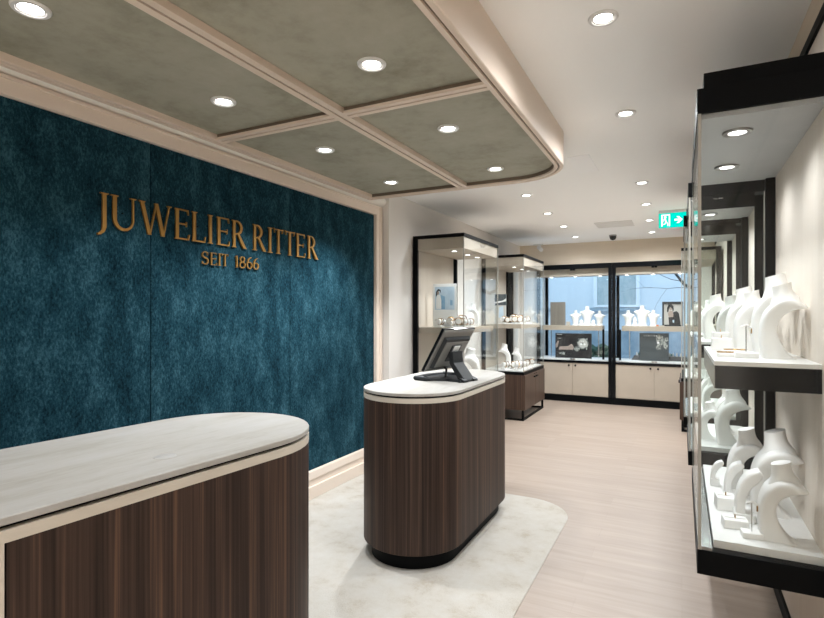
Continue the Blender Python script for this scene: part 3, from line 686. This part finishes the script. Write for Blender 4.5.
# ------------------------------------------------------------------ standing vitrines
def vitrine_stand(x0, x1, y0, y1, label, side, name='display_case', lights=True, near_post=True):
    # side = +1: glass door towards +x (left row), -1: towards -x (right row)
    t = thing(name, label, 'glass showcase', ((x0+x1)/2, (y0+y1)/2, 0), 'floor standing glass showcases')
    a = x1 if side > 0 else x0      # aisle side
    b_ = x0 if side > 0 else x1     # wall side
    s = side
    def bx(mb, xa, xb, *r): return mb.box(min(xa, xb), max(xa, xb), *r)
    # black leg loops
    mb = MB()
    for yy in (y0+.004, y1-.032):
        for xx in (a-s*.032, b_+s*.004): bx(mb, xx, xx+s*.028, yy, yy+.028, 0, .145)
    for xx in (a-s*.032, b_+s*.004): bx(mb, xx, xx+s*.028, y0+.032, y1-.032, 0, .026)
    for yy in (y0+.004, y1-.032): bx(mb, a-s*.032, b_+s*.032, yy, yy+.028, 0, .026)
    mb.build('leg_frame', M['black'], t)
    bx(MB(), a, b_, y0, y1, .145, .64).build('base_body', M['wood_case'], t, bevel=.002)
    bx(MB(), a-s*.0, b_, y0, y1, .64, .682).build('black_deck', M['black'], t, bevel=.002)
    ym = (y0+y1)/2
    for i, (ya, yb) in enumerate(((y0+.006, ym-.002), (ym+.002, y1-.006))):
        d = bx(MB(), a, a+s*.016, ya, yb, .15, .632).build('door', M['wood_case'], t, bevel=.002)
        yh = yb-.06 if i == 0 else ya+.06
        bx(MB(), a+s*.016, a+s*.034, yh-.045, yh+.045, .565, .585).build('handle', M['black'], d, bevel=.003)
        MB().lathe((a+s*.016, yh, .615), [(.008, 0), (.008, s*.006)], 12, axis='x').build('lock', M['black'], d)
    bx(MB(), a-s*.03, b_+s*.005, y0+.03, y1-.03, .682, .700).build('case_floor', M['whiteboard'], t, bevel=.002)
    # glass and frame
    zt = 2.34
    mb = bx(MB(), a, b_, y0, y0+.02, 2.304, zt); bx(mb, a, b_, y1-.02, y1, 2.304, zt); bx(mb, a, a-s*.02, y0+.02, y1-.02, 2.304, zt); bx(mb, b_, b_+s*.02, y0+.02, y1-.02, 2.304, zt)
    mb.build('top_frame', M['black'], t)
    bx(MB(), a-s*.02, b_+s*.02, y0+.02, y1-.02, 2.306, 2.336).build('top_board', M['black'], t)
    bx(MB(), a-s*.014, b_+s*.058, y0+.014, y1-.014, 2.185, 2.304).build('header', M['header'], t)
    if near_post: bx(MB(), b_, b_+s*.055, y0, y0+.03, .682, 2.304).build('near_post', M['black'], t)
    bx(MB(), b_+s*.01, b_+s*.055, y1-.03, y1, .682, 2.304).build('far_post', M['black'], t)
    bx(MB(), b_, b_+s*.012, y0+.03, y1-.03, .682, 2.304).build('back_panel', M['beige'], t)
    bx(MB(), a-s*.010, b_+s*.056, y0+.003, y0+.009, .682, 2.304).build('near_pane', M['glass'], t)
    bx(MB(), a-s*.010, b_+s*.056, y1-.009, y1-.003, .682, 2.304).build('far_pane', M['glass'], t)
    bx(MB(), a-s*.002, a-s*.008, y0+.010, ym-.002, .682, 2.304).build('door_pane', M['glass'], t)
    bx(MB(), a-s*.002, a-s*.008, ym+.002, y1-.010, .682, 2.304).build('door_pane', M['glass'], t)
    for yy in (y0+.002, y1-.010): bx(MB(), a-s*.001, a-s*.010, yy, yy+.008, .682, 2.304).build('edge_seam', M['seam'], t)
    bx(MB(), a-s*.05, b_+s*.012, y0+.045, y1-.045, 1.294, 1.356).build('shelf', M['cab'], t, bevel=.002)
    for i, yy in enumerate((y0+.22, ym+.05, y1-.2)):
        xx = a-s*.20
        lo_ = MB().lathe((xx, yy, 2.185), [(.030, -.001), (.032, -.006), (.042, -.005), (.043, 0)], 22, cap0=False, cap1=False).build('spot_rim', M['rimgrey'], t, smooth=SM)
        MB().lathe((xx, yy, 2.185), [(.030, -.0005), (.028, -.004), (.01, -.005)], 20).build('spot_lens', M['lensdim'], lo_, smooth=SM)
        if i != 1 or not lights: lamp(xx, yy, 2.16, PL, 160, parent=t, rad=.03)
        if i != 1:
            MB().lathe((xx, yy, 1.294), [(.024, -.0005), (.022, -.004), (.01, -.004)], 20).build('shelf_spot', M['lensdim'], t, smooth=SM)
            lamp(xx, yy, 1.28, PL*.45, 130, parent=t, rad=.025)
    return t
PL = 7.5
vitrine_stand(-2.592, -2.0, 5.09, 6.23, 'tall glass showcase on the left wall, right behind the till counter', 1)
vitrine_stand(-2.592, -1.97, 7.29, 8.48, 'tall glass showcase farther back on the left, on a walnut base with black legs', 1)
vitrine_stand(-.01, .435, 7.55, 8.75, 'far floor standing showcase on the right, walnut base beside the beige cabinets', -1)

# ------------------------------------------------------------------ contents of the right showcases
g = 'white necklace busts in the nearest showcase'
bust((.318, 2.40, .652), .30, .0, 'white curved necklace bust at the front of the lower level of the nearest showcase', g)
bust((.335, 2.70, .652), .365, .0, 'taller white necklace bust right behind the front one on the lower level', g)
bust((.258, 2.95, .652), .315, .08, 'white necklace bust left behind the taller one on the lower level', g)
bust((.345, 2.58, 1.320), .31, .0, 'white curved necklace bust at the front of the upper shelf of the nearest showcase', g)
bust((.352, 2.82, 1.320), .365, .0, 'tallest white bust on the upper shelf, its neck rising behind the front one', g)
bust((.290, 3.06, 1.320), .300, .1, 'white bust third along the upper shelf of the nearest showcase', g)
bust((.275, 3.27, 1.320), .330, .1, 'white bust fourth along the upper shelf, close to the far glass end', g)
g = 'white earring ramps in the nearest showcase'
ramp((.150, 3.02, .652), .125, .0, 'small white curved earring ramp farthest left on the lower white floor', g)
ramp((.205, 2.83, .652), .175, .0, 'middle white earring ramp on the lower white floor', g)
ramp((.235, 2.56, .652), .215, .0, 'tall white earring ramp left of the front lower bust', g)
g = 'white ring blocks in the nearest showcase'
ring_block((.170, 2.68, .652), .04, .045, .055, .1, 'white ring block farther back on the lower floor by the glass door', g)
ring_block((.188, 2.46, .652), .045, .035, .035, .1, 'flat white ring block in front, near the pole stand on the lower floor', g)
pole_stand((.236, 2.375, .652), .135, .1, 'white earring stand with thin pole beside the front lower bust', 'pole stands in the nearest showcase', .034)
pole_stand((.235, 2.56, 1.320), .135, .0, 'white earring stand with thin pole left of the front upper bust', 'pole stands in the nearest showcase', .042)
g = 'jewellery trays on the upper shelf of the nearest showcase'
tray((.175, 2.60, 1.320), .045, .05, 'white jewellery tray at the front left corner of the upper shelf', g)
tray((.215, 2.80, 1.320), .05, .06, 'white jewellery tray beside the pole stand of the upper shelf', g)
ring_block((.175, 3.05, 1.320), .045, .05, .06, .0, 'low white ring block in the row on the upper shelf', 'white ring blocks in the nearest showcase')
ring_block((.180, 3.22, 1.320), .04, .04, .085, .0, 'taller white ring block far along the upper shelf', 'white ring blocks in the nearest showcase')
g = 'white necklace busts in the second showcase'
bust((.27, 4.05, 1.320), .31, .1, 'white bust at the front of the upper shelf of the second right showcase', g)
bust((.20, 4.40, 1.320), .33, .1, 'white bust farther along the upper shelf of the second right showcase', g)
bust((.275, 4.00, .652), .375, .1, 'white bust in front on the lower level of the second right showcase', g)
bust((.155, 4.12, .652), .26, .1, 'smaller white bust by the glass on the lower level of the second right showcase', g)
bust((.28, 4.42, .652), .34, .1, 'white bust at the back on the lower level of the second right showcase', g)
for i, (y, h) in enumerate(((5.3, .31), (5.75, .33))):
    bust((.22, y, 1.320), h, .1, 'white bust on the upper shelf of the third right showcase, %s' % ('front one' if i == 0 else 'rear one'), 'white necklace busts in the third showcase')
    bust((.22, y, .652), h, .1, 'white bust on the lower level of the third right showcase, %s' % ('front one' if i == 0 else 'rear one'), 'white necklace busts in the third showcase')

# ------------------------------------------------------------------ contents of the left showcases
card_stand((-2.345, 5.38, 1.356), .27, .48, .12, 'white photo card with blue fashion picture on the upper shelf behind the till', 'blue')
o = MB().box(-2.575, -2.525, 5.62, 6.0, 1.356, 1.72).build('display_block', M['header'], bevel=.004, loc=(-2.55, 5.8, 1.356)); tag(o, 'plain beige display block left of the white photo card', 'block')
g = 'bracelet stands in the first left showcase'
for i, (x, y, z, s, lb) in enumerate(((-2.33, 5.24, 1.356, 1.1, 'in front of the white photo card, left'), (-2.22, 5.27, 1.356, 1.25, 'in front of the white photo card, middle'), (-2.13, 5.25, 1.356, 1.2, 'right of the white photo card at the glass corner'), (-2.16, 5.44, 1.356, 1.5, 'behind the front row, right of the photo card'),
                                     (-2.08, 5.50, 1.356, 1.1, 'beside the upper white bust'), (-2.26, 5.36, 1.356, 1.3, 'second row'), (-2.17, 5.18, 1.356, .9, 'at the front edge of the upper shelf'), (-2.30, 5.30, .700, 1.2, 'on the lower level behind the till screen'), (-2.12, 5.34, .700, 1.3, 'on the lower level left of the white bust'), (-2.10, 5.95, .700, 1.2, 'on the lower level at the far glass'))):
    bangle_stand((x, y, z), .35*(i % 3)-.2, 'white bracelet stand with two bracelets, '+lb, g, s)
rowsA = [(-2.37, 5.33, 1.356, 'left of the rear row under the photo card'), (-2.30, 5.42, 1.356, 'centre of the rear row under the photo card'), (-2.13, 5.34, 1.356, 'right end of the second row on the upper shelf'), (-2.20, 5.56, 1.356, 'third row of the upper shelf, left'), (-2.07, 5.38, 1.356, 'by the glass door of the upper shelf'), (-2.22, 5.50, .700, 'lower level, behind the front pair')]
for i, (x, y, z, lb) in enumerate(rowsA):
    bangle_stand((x, y, z), .5-.3*i, 'white bracelet stand, '+lb, g, .95+.12*(i % 3), 'brownleather')
bust((-2.115, 5.70, 1.356), .27, PI+.25, 'white necklace bust on the upper shelf of the left showcase behind the till', 'white necklace busts in the left showcases')
bust((-2.115, 5.62, .700), .42, PI+.25, 'large white necklace bust on the lower level right of the till screen', 'white necklace busts in the left showcases')
bust((-2.24, 6.0, .700), .40, PI+.25, 'white necklace bust farther back on the lower level behind the till counter', 'white necklace busts in the left showcases')
card_stand((-2.415, 7.62, 1.356), .17, .44, .15, 'dark and white photo card on the upper shelf of the far left showcase', 'dark')
g = 'bracelet stands in the far left showcase'
for i, (x, y, z, s, lb) in enumerate(((-2.30, 7.45, 1.356, 1.3, 'in front of the dark photo card'), (-2.19, 7.48, 1.356, 1.3, 'second from the left on the upper shelf'), (-2.10, 7.52, 1.356, 1.2, 'near the glass corner of the upper shelf'), (-2.22, 7.70, 1.356, 1.6, 'in the rear row of the upper shelf'), (-2.09, 7.95, 1.356, 1.3, 'far along the upper shelf by the glass door'),
                                     (-2.18, 7.48, .700, 1.3, 'in front on the lower white floor'), (-2.07, 7.58, .700, 1.2, 'at the glass corner of the lower floor'), (-2.08, 7.90, .700, 1.3, 'on the lower floor by the door'), (-2.08, 8.15, .700, 1.2, 'at the far lower end'))):
    bangle_stand((x, y, z), .4*(i % 3)-.3, 'bracelet stand in the walnut based showcase, '+lb, g, s)
rowsB = [(-2.24, 7.38, 1.356, 'front edge of the upper shelf, left'), (-2.13, 7.40, 1.356, 'front edge of the upper shelf, right'), (-2.12, 7.66, 1.356, 'rear row of the upper shelf, right'), (-2.06, 7.72, 1.356, 'by the upper glass door'), (-2.26, 7.42, .700, 'front edge of the lower floor, left'), (-2.06, 7.42, .700, 'front edge of the lower floor, right'), (-2.07, 7.74, .700, 'by the lower glass door'), (-2.16, 7.64, .700, 'between the two lower busts')]
for i, (x, y, z, lb) in enumerate(rowsB):
    bangle_stand((x, y, z), .5-.3*i, 'jewellery roll in the walnut based showcase, '+lb, g, 1.1+.2*(i % 3), 'brownleather')
bust((-2.33, 7.62, .700), .37, PI+.25, 'white necklace bust on the lower left of the walnut based showcase', 'white necklace busts in the left showcases')
bust((-2.20, 7.80, .700), .30, PI+.25, 'smaller white bust in the middle of the walnut based showcase', 'white necklace busts in the left showcases')
bust((.16, 7.85, 1.356), .32, 0, 'white bust on the shelf of the far right floor showcase', 'white necklace busts in the far right showcase')
bust((.16, 8.25, .700), .34, 0, 'white bust on the white floor of the far right floor showcase', 'white necklace busts in the far right showcase')

# ------------------------------------------------------------------ shop-window cabinets
def window_cabinet(xa, xb, xs, knobs, handle_x, sx0, sx1, label):
    y0, y1 = 9.30, 9.90
    t = thing('window_cabinet', label, 'window cabinet', ((xa+xb)/2, 9.6, 0), 'glazed cabinets in the shop window')
    MB().box(xa, xb, y0-.012, y1, 0, .108).build('plinth', M['black'], t, bevel=.002)
    MB().box(xa, xb, y0+.018, y1, .108, .690).build('base_body', M['cab'], t)
    for (p, q, kx) in ((xa+.055, xs-.0025, knobs[0]), (xs+.0025, xb-.055, knobs[1])):
        d = MB().box(p, q, y0, y0+.018, .115, .664).build('door', M['cab'], t, bevel=.002)
        MB().lathe((kx, y0, .622), [(.008, 0), (.008, -.012), (.016, -.014), (.016, -.026), (.008, -.03)], 16, axis='y').build('knob', M['black'], d, smooth=SM)
    mb = MB().box(xa, xa+.055, y0-.012, y0+.05, .108, 2.35).box(xb-.055, xb, y0-.012, y0+.05, .108, 2.35).box(xa+.055, xb-.055, y0-.012, y0+.05, 2.268, 2.35).box(xa+.055, xb-.055, y0-.012, y0+.05, .666, .708)
    mb.build('frame', M['blackgloss'], t, bevel=.003)
    MB().box(xa, xb, y0+.05, y1, .690, .728).build('display_floor', M['whiteboard'], t, bevel=.002)
    MB().box(xa+.005, xb-.005, y0+.052, y1, 2.30, 2.35).build('top_board', M['beige'], t)
    MB().box(xa+.005, xb-.005, y0+.12, y0+.34, 2.155, 2.30).build('header', M['beige'], t)
    for i in range(3):
        xx = xa+(xb-xa)*(.17+.33*i)
        lo_ = MB().lathe((xx, y0+.20, 2.155), [(.030, -.001), (.032, -.006), (.042, -.005), (.043, 0)], 20, cap0=False, cap1=False).build('spot_rim', M['rim'], t, smooth=SM)
        MB().lathe((xx, y0+.20, 2.155), [(.030, -.0005), (.028, -.006), (.01, -.008)], 20).build('spot_lens', M['lensdim'], lo_, smooth=SM)
        lamp(xx, y0+.20, 2.12, 3.5, 120, parent=t, rad=.03)
    MB().box(xa+.005, xa+.02, y0+.05, y1, .728, 2.30).build('side_panel', M['glass'], t)
    for (p, q) in ((xa+.057, xs-.002), (xs+.002, xb-.057)):
        d = MB().box(p, q, y0+.012, y0+.018, .712, 2.264).build('glass_door', M['glassR'], t)
        kx = q-.02 if p < xs-.1 else p+.02
        for zz in (.716, 2.245): MB().box(kx-.02, kx+.02, y0+.004, y0+.026, zz, zz+.022).build('hinge', M['chrome' if zz < 1 else 'black'], d)
        if p <= handle_x <= q:
            MB().box(handle_x-.016, handle_x+.016, y0-.032, y0-.012, .742, 1.245).box(handle_x-.010, handle_x+.010, y0-.012, y0+.012, .78, .80).box(handle_x-.010, handle_x+.010, y0-.012, y0+.012, 1.19, 1.21).build('pull_handle', M['black'], d)
    MB().box(sx0, sx1, 9.44, 9.72, 1.216, 1.300).build('shelf', M['cab'], t, bevel=.003)
    for xx in (sx0+.10, sx1-.10): MB().box(xx-.006, xx+.006, 9.715, 9.727, .728, 1.216).build('shelf_post', M['chrome'], t)
    return t
window_cabinet(-2.28, -1.035, -1.669, (-1.728, -1.619), -1.165, -2.22, -1.20, 'left glazed window cabinet with beige doors, black frame and watch poster')
window_cabinet(-1.030, .185, -.395, (-.451, -.341), -.905, -.895, .13, 'right glazed window cabinet with beige doors, black frame and framed portrait')

# busts seen from behind in the shop window
def window_bust(loc, H, label, wk=1.):
    t = thing('necklace_bust', label, 'necklace bust', loc, 'white busts in the shop window')
    prof_ = [(.0, .25, .16), (.04, .25, .16), (.06, .19, .13), (.30, .20, .14), (.48, .25, .15), (.60, .33, .15), (.665, .395, .13), (.70, .39, .11), (.735, .30, .10), (.77, .165, .09), (.83, .115, .085), (.93, .10, .08), (1.0, .095, .078)]
    mb = MB(); mb.rings([[(rx*wk*math.cos(2*PI*k/24)*H, ry*math.sin(2*PI*k/24)*H, z*H) for k in range(24)] for z, rx, ry in [(a, b, c) for a, b, c in catmull(prof_[2:], 2)]])
    local(mb.build('torso', M['white'], t, smooth=math.radians(60)))
    local(MB().lathe((0, 0, 0), [(.24*H*wk, 0), (.24*H*wk, .045*H), (.19*H*wk, .065*H)], 24).build('foot', M['white'], t, smooth=SM))
    return t
window_bust((-1.665, 9.58, 1.300), .265, 'white bust left of the tallest one on the left window shelf', .95)
window_bust((-1.470, 9.58, 1.300), .335, 'tallest white bust, centre of three on the left window shelf', .95)
window_bust((-1.265, 9.58, 1.300), .255, 'white bust right of the tallest one on the left window shelf', .95)
window_bust((-.805, 9.58, 1.300), .265, 'white bust left of the tallest one on the right window shelf', .95)
window_bust((-.590, 9.58, 1.300), .345, 'tallest white bust, centre of three on the right window shelf', .95)
window_bust((-.420, 9.58, 1.300), .265, 'white bust right of the tallest one, next to the framed portrait', .95)
def small_stand(loc, h, label):
    t = thing('ring_cone', label, 'jewellery stand', loc, 'small white stands in the shop window')
    local(MB().lathe((0, 0, 0), [(.05, 0), (.05, .02), (.035, .03), (.028, h*.8), (.012, h)], 20).build('cone', M['white'], t, smooth=SM))
    local(MB().tube([(.033*math.cos(2*PI*k/16), .033*math.sin(2*PI*k/16), h*.45) for k in range(16)], .004, 6, closed=True).build('ring', M['brass'], t))
small_stand((-1.565, 9.55, 1.300), .10, 'small white ring cone between left and tallest bust, left window shelf')
small_stand((-1.365, 9.55, 1.300), .10, 'small white ring cone between tallest and right bust, left window shelf')
small_stand((-.700, 9.55, 1.300), .15, 'small white ring cone left of the tallest bust, right window shelf')
o = MB().box(-2.10, -1.838, 9.55, 9.575, 1.300, 1.712).build('display_board', M['gp_grey'], bevel=.002, loc=(-1.97, 9.56, 1.3)); tag(o, 'grey brown upright board on the left window shelf', 'board')
o = MB().box(-1.825, -1.76, 9.55, 9.60, 1.300, 1.365).build('ring_box', M['beige'], bevel=.006, loc=(-1.79, 9.57, 1.3)); tag(o, 'small beige box right of the grey brown board', 'box')
# watch poster
def poster(name, x0, x1, z0, z1, y, m, label):
    t = thing(name, label, 'poster', ((x0+x1)/2, y, z0))
    MB().box(x0, x1, y, y+.02, z0, z1).build('board', M[m], t)
    W_, H_ = x1-x0, z1-z0
    f = lambda u, v, d: (x0+u*W_, y-d, z0+v*H_)
    def pic(poly, m_, d, nm='print'): return MB().prism_map(poly, f, 0, d).build(nm, M[m_], t)
    return t, pic, W_/H_
t, pic, ar = poster('watch_poster', -2.005, -1.388, .728, 1.160, 9.52, 'photo_dark', 'black poster of a wristwatch and a hand under the left window shelf')
def ell(cx, cy, r, n=24, k=1.): return [(cx+r*math.cos(2*PI*i/n)/ar*k, cy+r*math.sin(2*PI*i/n)) for i in range(n)]
pic([(.10, .33), (.50, .34), (.52, .44), (.46, .58), (.36, .48), (.12, .46)], 'print_skin', .001, 'hand')
pic([(.0, .52), (.07, .70), (.10, .68), (.07, .45), (.02, .40)], 'print_skin', .001, 'fingers')
pic([(.08, .20), (.14, .14), (.26, .13), (.27, .22), (.2, .24)], 'print_silver', .001, 'cuff')
pic([(.66, .88), (.86, .88), (.88, .40), (.86, .30), (.66, .30), (.64, .40)], 'print_black', .0012, 'strap')
pic(ell(.765, .60, .215), 'print_silver', .0018, 'watch_case'); pic(ell(.765, .60, .175), 'print_grey', .0024, 'watch_dial')
for cx, cy in ((.765, .68), (.72, .57), (.81, .57)): pic(ell(cx, cy, .042, 14), 'print_white', .0028, 'subdial')
pic([(.755, .60), (.775, .60), (.768, .74), (.762, .74)], 'print_black', .0032, 'watch_hand'); pic([(.765, .59), (.765, .61), (.70, .645), (.70, .638)], 'print_black', .0033, 'watch_hand')
for cx, cy in ((.655, .77), (.875, .77), (.665, .40), (.865, .40)): pic([(cx-.012, cy-.05), (cx+.012, cy-.05), (cx+.012, cy+.05), (cx-.012, cy+.05)], 'print_silver', .0022, 'lug')
pic(ell(.60, .38, .10, 16), 'print_silver', .0016, 'watch_back')
pic([(.04, .945), (.19, .945), (.19, .97), (.04, .97)], 'print_grey', .001, 'text_line'); pic([(.06, .79), (.17, .79), (.17, .805), (.06, .805)], 'print_grey', .001, 'text_line')
# slate poster
t, pic, ar = poster('watch_poster', -.628, -.190, .728, 1.185, 9.52, 'poster_grey', 'slate grey poster with silver pattern under the right window shelf')
xx = .16; 
for ch in 'CERTINA':
    w_ = .02 if ch == 'I' else .055
    for i, poly in enumerate(glyph(ch, .16 if ch == 'I' else .75)):
        pic([(xx+u*.06, .885+v*.05) for u, v in poly], 'print_white', .001+.0002*i, 'brand_letter')
    xx += w_+.018
pic([(.56, .92), (.66, .95), (.80, .90), (.84, .78), (.80, .62), (.72, .52), (.74, .42), (.60, .40), (.55, .48), (.62, .58), (.58, .72)], 'print_silver', .001, 'pattern')
pic([(.86, .84), (.97, .86), (.98, .74), (.9, .70), (.97, .55), (.93, .42), (.84, .48), (.80, .60)], 'print_silver', .0012, 'pattern')
pic(ell(.68, .84, .05, 14), 'print_grey', .0016, 'dot'); pic(ell(.64, .66, .04, 14), 'print_white', .0016, 'dot')
# black ring tray behind the slate poster
t = thing('ring_tray', 'long black ring tray standing behind the slate grey poster', 'ring tray', (-.35, 9.72, .728))
MB().rings([[(-.76, 9.62, .728), (.10, 9.62, .728), (.10, 9.80, .728), (-.76, 9.80, .728)], [(-.72, 9.65, .80), (.06, 9.65, .80), (.06, 9.79, .80), (-.72, 9.79, .80)]]).build('tray', M['print_black'], t)
for i in range(14):
    X = -.68+.055*i; MB().lathe((X, 9.70, .80), [(.014, 0), (.010, .05), (.003, .06)], 10).build('ring_finger', M['white'], t)
# framed portrait
t = thing('framed_photo', 'dark framed photo of a woman in a black jacket on the right window shelf', 'framed photo', (-.145, 9.55, 1.300))
fx0, fx1, fz0, fz1 = -.288, .012, 1.300, 1.700
mb = MB().box(fx0, fx0+.026, 9.54, 9.57, fz0, fz1).box(fx1-.026, fx1, 9.54, 9.57, fz0, fz1).box(fx0+.026, fx1-.026, 9.54, 9.57, fz0, fz0+.026).box(fx0+.026, fx1-.026, 9.54, 9.57, fz1-.040, fz1)
mb.build('frame', M['print_black'], t)
MB().box(fx0+.02, fx1-.02, 9.555, 9.568, fz0+.02, fz1-.03).build('picture', M['print_grey'], t)
fu = lambda u, v, d: (fx0+.026+u*.248, 9.555-d, fz0+.026+v*.334)
def fp(poly, m, d, nm): MB().prism_map(poly, fu, 0, d).build(nm, M[m], t)
fp([(.55, .62), (.75, .66), (.88, .55), (.97, .10), (.97, .0), (.45, .0), (.50, .30)], 'print_black', .001, 'jacket')
fp([(.22, .55), (.35, .68), (.50, .66), (.56, .50), (.54, .38), (.30, .36)], 'print_skin', .0012, 'neckline')
fp([(.26, .36), (.56, .38), (.60, .0), (.30, .0)], 'photo_dark', .0014, 'top')
fp([(.18, .60), (.18, .82), (.28, .98), (.44, 1.0), (.56, .90), (.58, .72), (.52, .62), (.48, .80), (.36, .86), (.30, .78), (.26, .62)], 'print_black', .0018, 'hair')
fp([(.40+.085*math.cos(2*PI*i/16), .80+.10*math.sin(2*PI*i/16)) for i in range(16)], 'print_skin', .0016, 'face')
fp([(.50, .22), (.60, .24), (.60, .10), (.52, .10)], 'print_pale', .0022, 'hand')
t = thing('clear_box', 'clear plastic box in front of the framed photo', 'box', (-.29, 9.48, 1.300))
MB().box(-.335, -.245, 9.46, 9.53, 1.300, 1.43).build('case', M['glass'], t, bevel=.003); MB().box(-.325, -.255, 9.47, 9.52, 1.302, 1.316).build('insert', M['beige'], t)
o = MB().box(-.375, -.338, 9.47, 9.50, 1.300, 1.325).build('price_card', M['orange'], bevel=.002, loc=(-.355, 9.48, 1.3)); tag(o, 'small orange card beside the framed photo on the right window shelf', 'card')
# small red card in the first showcase, lower level
o = MB().box(-2.44, -2.36, 5.55, 5.56, .700, .86).build('price_card', M['red'], loc=(-2.4, 5.55, .7)); tag(o, 'small red card low in the left showcase behind the till screen', 'card')

# ------------------------------------------------------------------ outside
struct(MB().box(-14, 12, YB+.26, 22, -.32, -.16).build('ground', M['street']))
bd = thing('building', 'pale blue rendered building across the street behind the shop windows', 'building', (-1, 15.5, -.16))
MB().box(-14, 10, 15, 18, 1.05, 5.5).build('wall', M['facade'], bd)
MB().box(-14, 10, 14.96, 18, -.16, 1.05).build('plinth', M['plinthblue'], bd)
for (a, b_) in ((-2.04, -1.07), (-4.6, -3.45), (1.2, 2.2)):
    fr = MB().box(a-.09, a, 14.93, 15.0, 1.68, 3.5).box(b_, b_+.09, 14.93, 15.0, 1.68, 3.5).box(a, b_, 14.93, 15.0, 3.42, 3.5).box(a, b_, 14.93, 15.0, 1.68, 1.74).build('window', M['winframe'], bd)
    MB().box(a, b_, 14.965, 14.998, 1.74, 3.42).build('pane', M['winpane'], fr)
    MB().box(a-.18, b_+.18, 14.86, 15.0, 1.57, 1.66).build('sill', M['plinthblue'], bd)
def shrub(loc, r, seed, label):
    t = thing('evergreen_shrub', label, 'shrub', loc, 'evergreen shrubs across the street')
    mb = MB(); rnd = random.Random(seed)
    for k in range(16): mb.blob((loc[0]+rnd.uniform(-r, r)*.8, loc[1]+rnd.uniform(-r, r)*.5, loc[2]+.15+rnd.uniform(.1, 1.)*r*1.2), (r*.32, r*.32, r*.28), seed+k, 2, .3)
    mb.build('foliage', M['leaf'], t)
    MB().tube([(loc[0], loc[1], loc[2]), (loc[0], loc[1], loc[2]+.5*r)], .03, 6).build('stem', M['bark'], t)
shrub((-1.95, 13.6, -.16), .55, 3, 'evergreen shrub behind the black door handle of the left window')
shrub((-.55, 13.9, -.16), .45, 9, 'evergreen shrub behind the lower left of the right window')
shrub((-4.2, 11.6, -.16), 1.3, 21, 'large evergreen shrub seen through the far left showcase')
def limb(mb, p, d, r, n, rnd, depth):
    pts = [p]; rs = [r]
    for i in range(n):
        d = (d+Vector((rnd.uniform(-.25, .25), rnd.uniform(-.15, .15), rnd.uniform(-.2, .2)))).normalized(); p = p+d*(.22 if depth else .34)
        pts.append(p); rs.append(r*(1-.8*(i+1)/n))
        if depth < 3 and i >= 1 and rnd.random() < .8: limb(mb, p, (d+Vector((rnd.uniform(-.9, .5), rnd.uniform(-.3, .3), rnd.uniform(-.7, .5)))).normalized(), rs[-1]*.55, 5, rnd, depth+1)
    mb.tube(pts, rs, 6)
tr = thing('bare_tree', 'bare winter tree with thin branches outside the right window', 'tree', (.75, 12.8, -.16))
mb = MB(); rnd = random.Random(5)
mb.tube([(.75, 12.8, -.16), (.72, 12.8, 1.2), (.62, 12.8, 2.2), (.35, 12.8, 3.0)], [.10, .085, .07, .045], 10); mb.build('trunk', M['bark'], tr, smooth=True)
mb = MB()
mb.tube([(.62, 12.8, 2.15), (.30, 12.75, 2.02), (.05, 12.7, 2.12), (-.12, 12.7, 2.36), (-.16, 12.7, 2.7)], [.05, .04, .034, .026, .012], 8)
limb(mb, Vector((.0, 12.72, 2.2)), Vector((-1, -.05, .1)), .009, 5, rnd, 2); limb(mb, Vector((.15, 12.7, 2.05)), Vector((-1, 0, .12)), .008, 5, rnd, 2)
mb.build('branch', M['bark'], tr)

# ------------------------------------------------------------------ world, camera
W = bpy.data.worlds.new('sky'); bpy.context.scene.world = W; W.use_nodes = True
bg = W.node_tree.nodes['Background']; bg.inputs[0].default_value = (.64, .81, 1.0, 1); bg.inputs[1].default_value = 1.5
sc = bpy.context.scene
cd = bpy.data.cameras.new('camera'); co = bpy.data.objects.new('camera', cd); COL.objects.link(co)
co.location = (0, 0, 1.5); co.rotation_euler = (PI/2, 0, math.atan((682-412)/528.))
cd.sensor_fit = 'HORIZONTAL'; cd.sensor_width = 36.; cd.lens = 528./824*36.; cd.shift_y = -(309.-314.)/824.*1.
cd.clip_start = .02
sc.camera = co
sc.view_settings.view_transform = 'Standard'; sc.view_settings.look = 'None'; sc.view_settings.gamma = 1.; sc.view_settings.use_curve_mapping = False
sc.view_settings.exposure = .60
cy = sc.cycles
cy.max_bounces = 16; cy.diffuse_bounces = 12; cy.glossy_bounces = 6; cy.transparent_max_bounces = 48; cy.transmission_bounces = 6
cy.sample_clamp_indirect = 6.; cy.caustics_reflective = False; cy.caustics_refractive = False
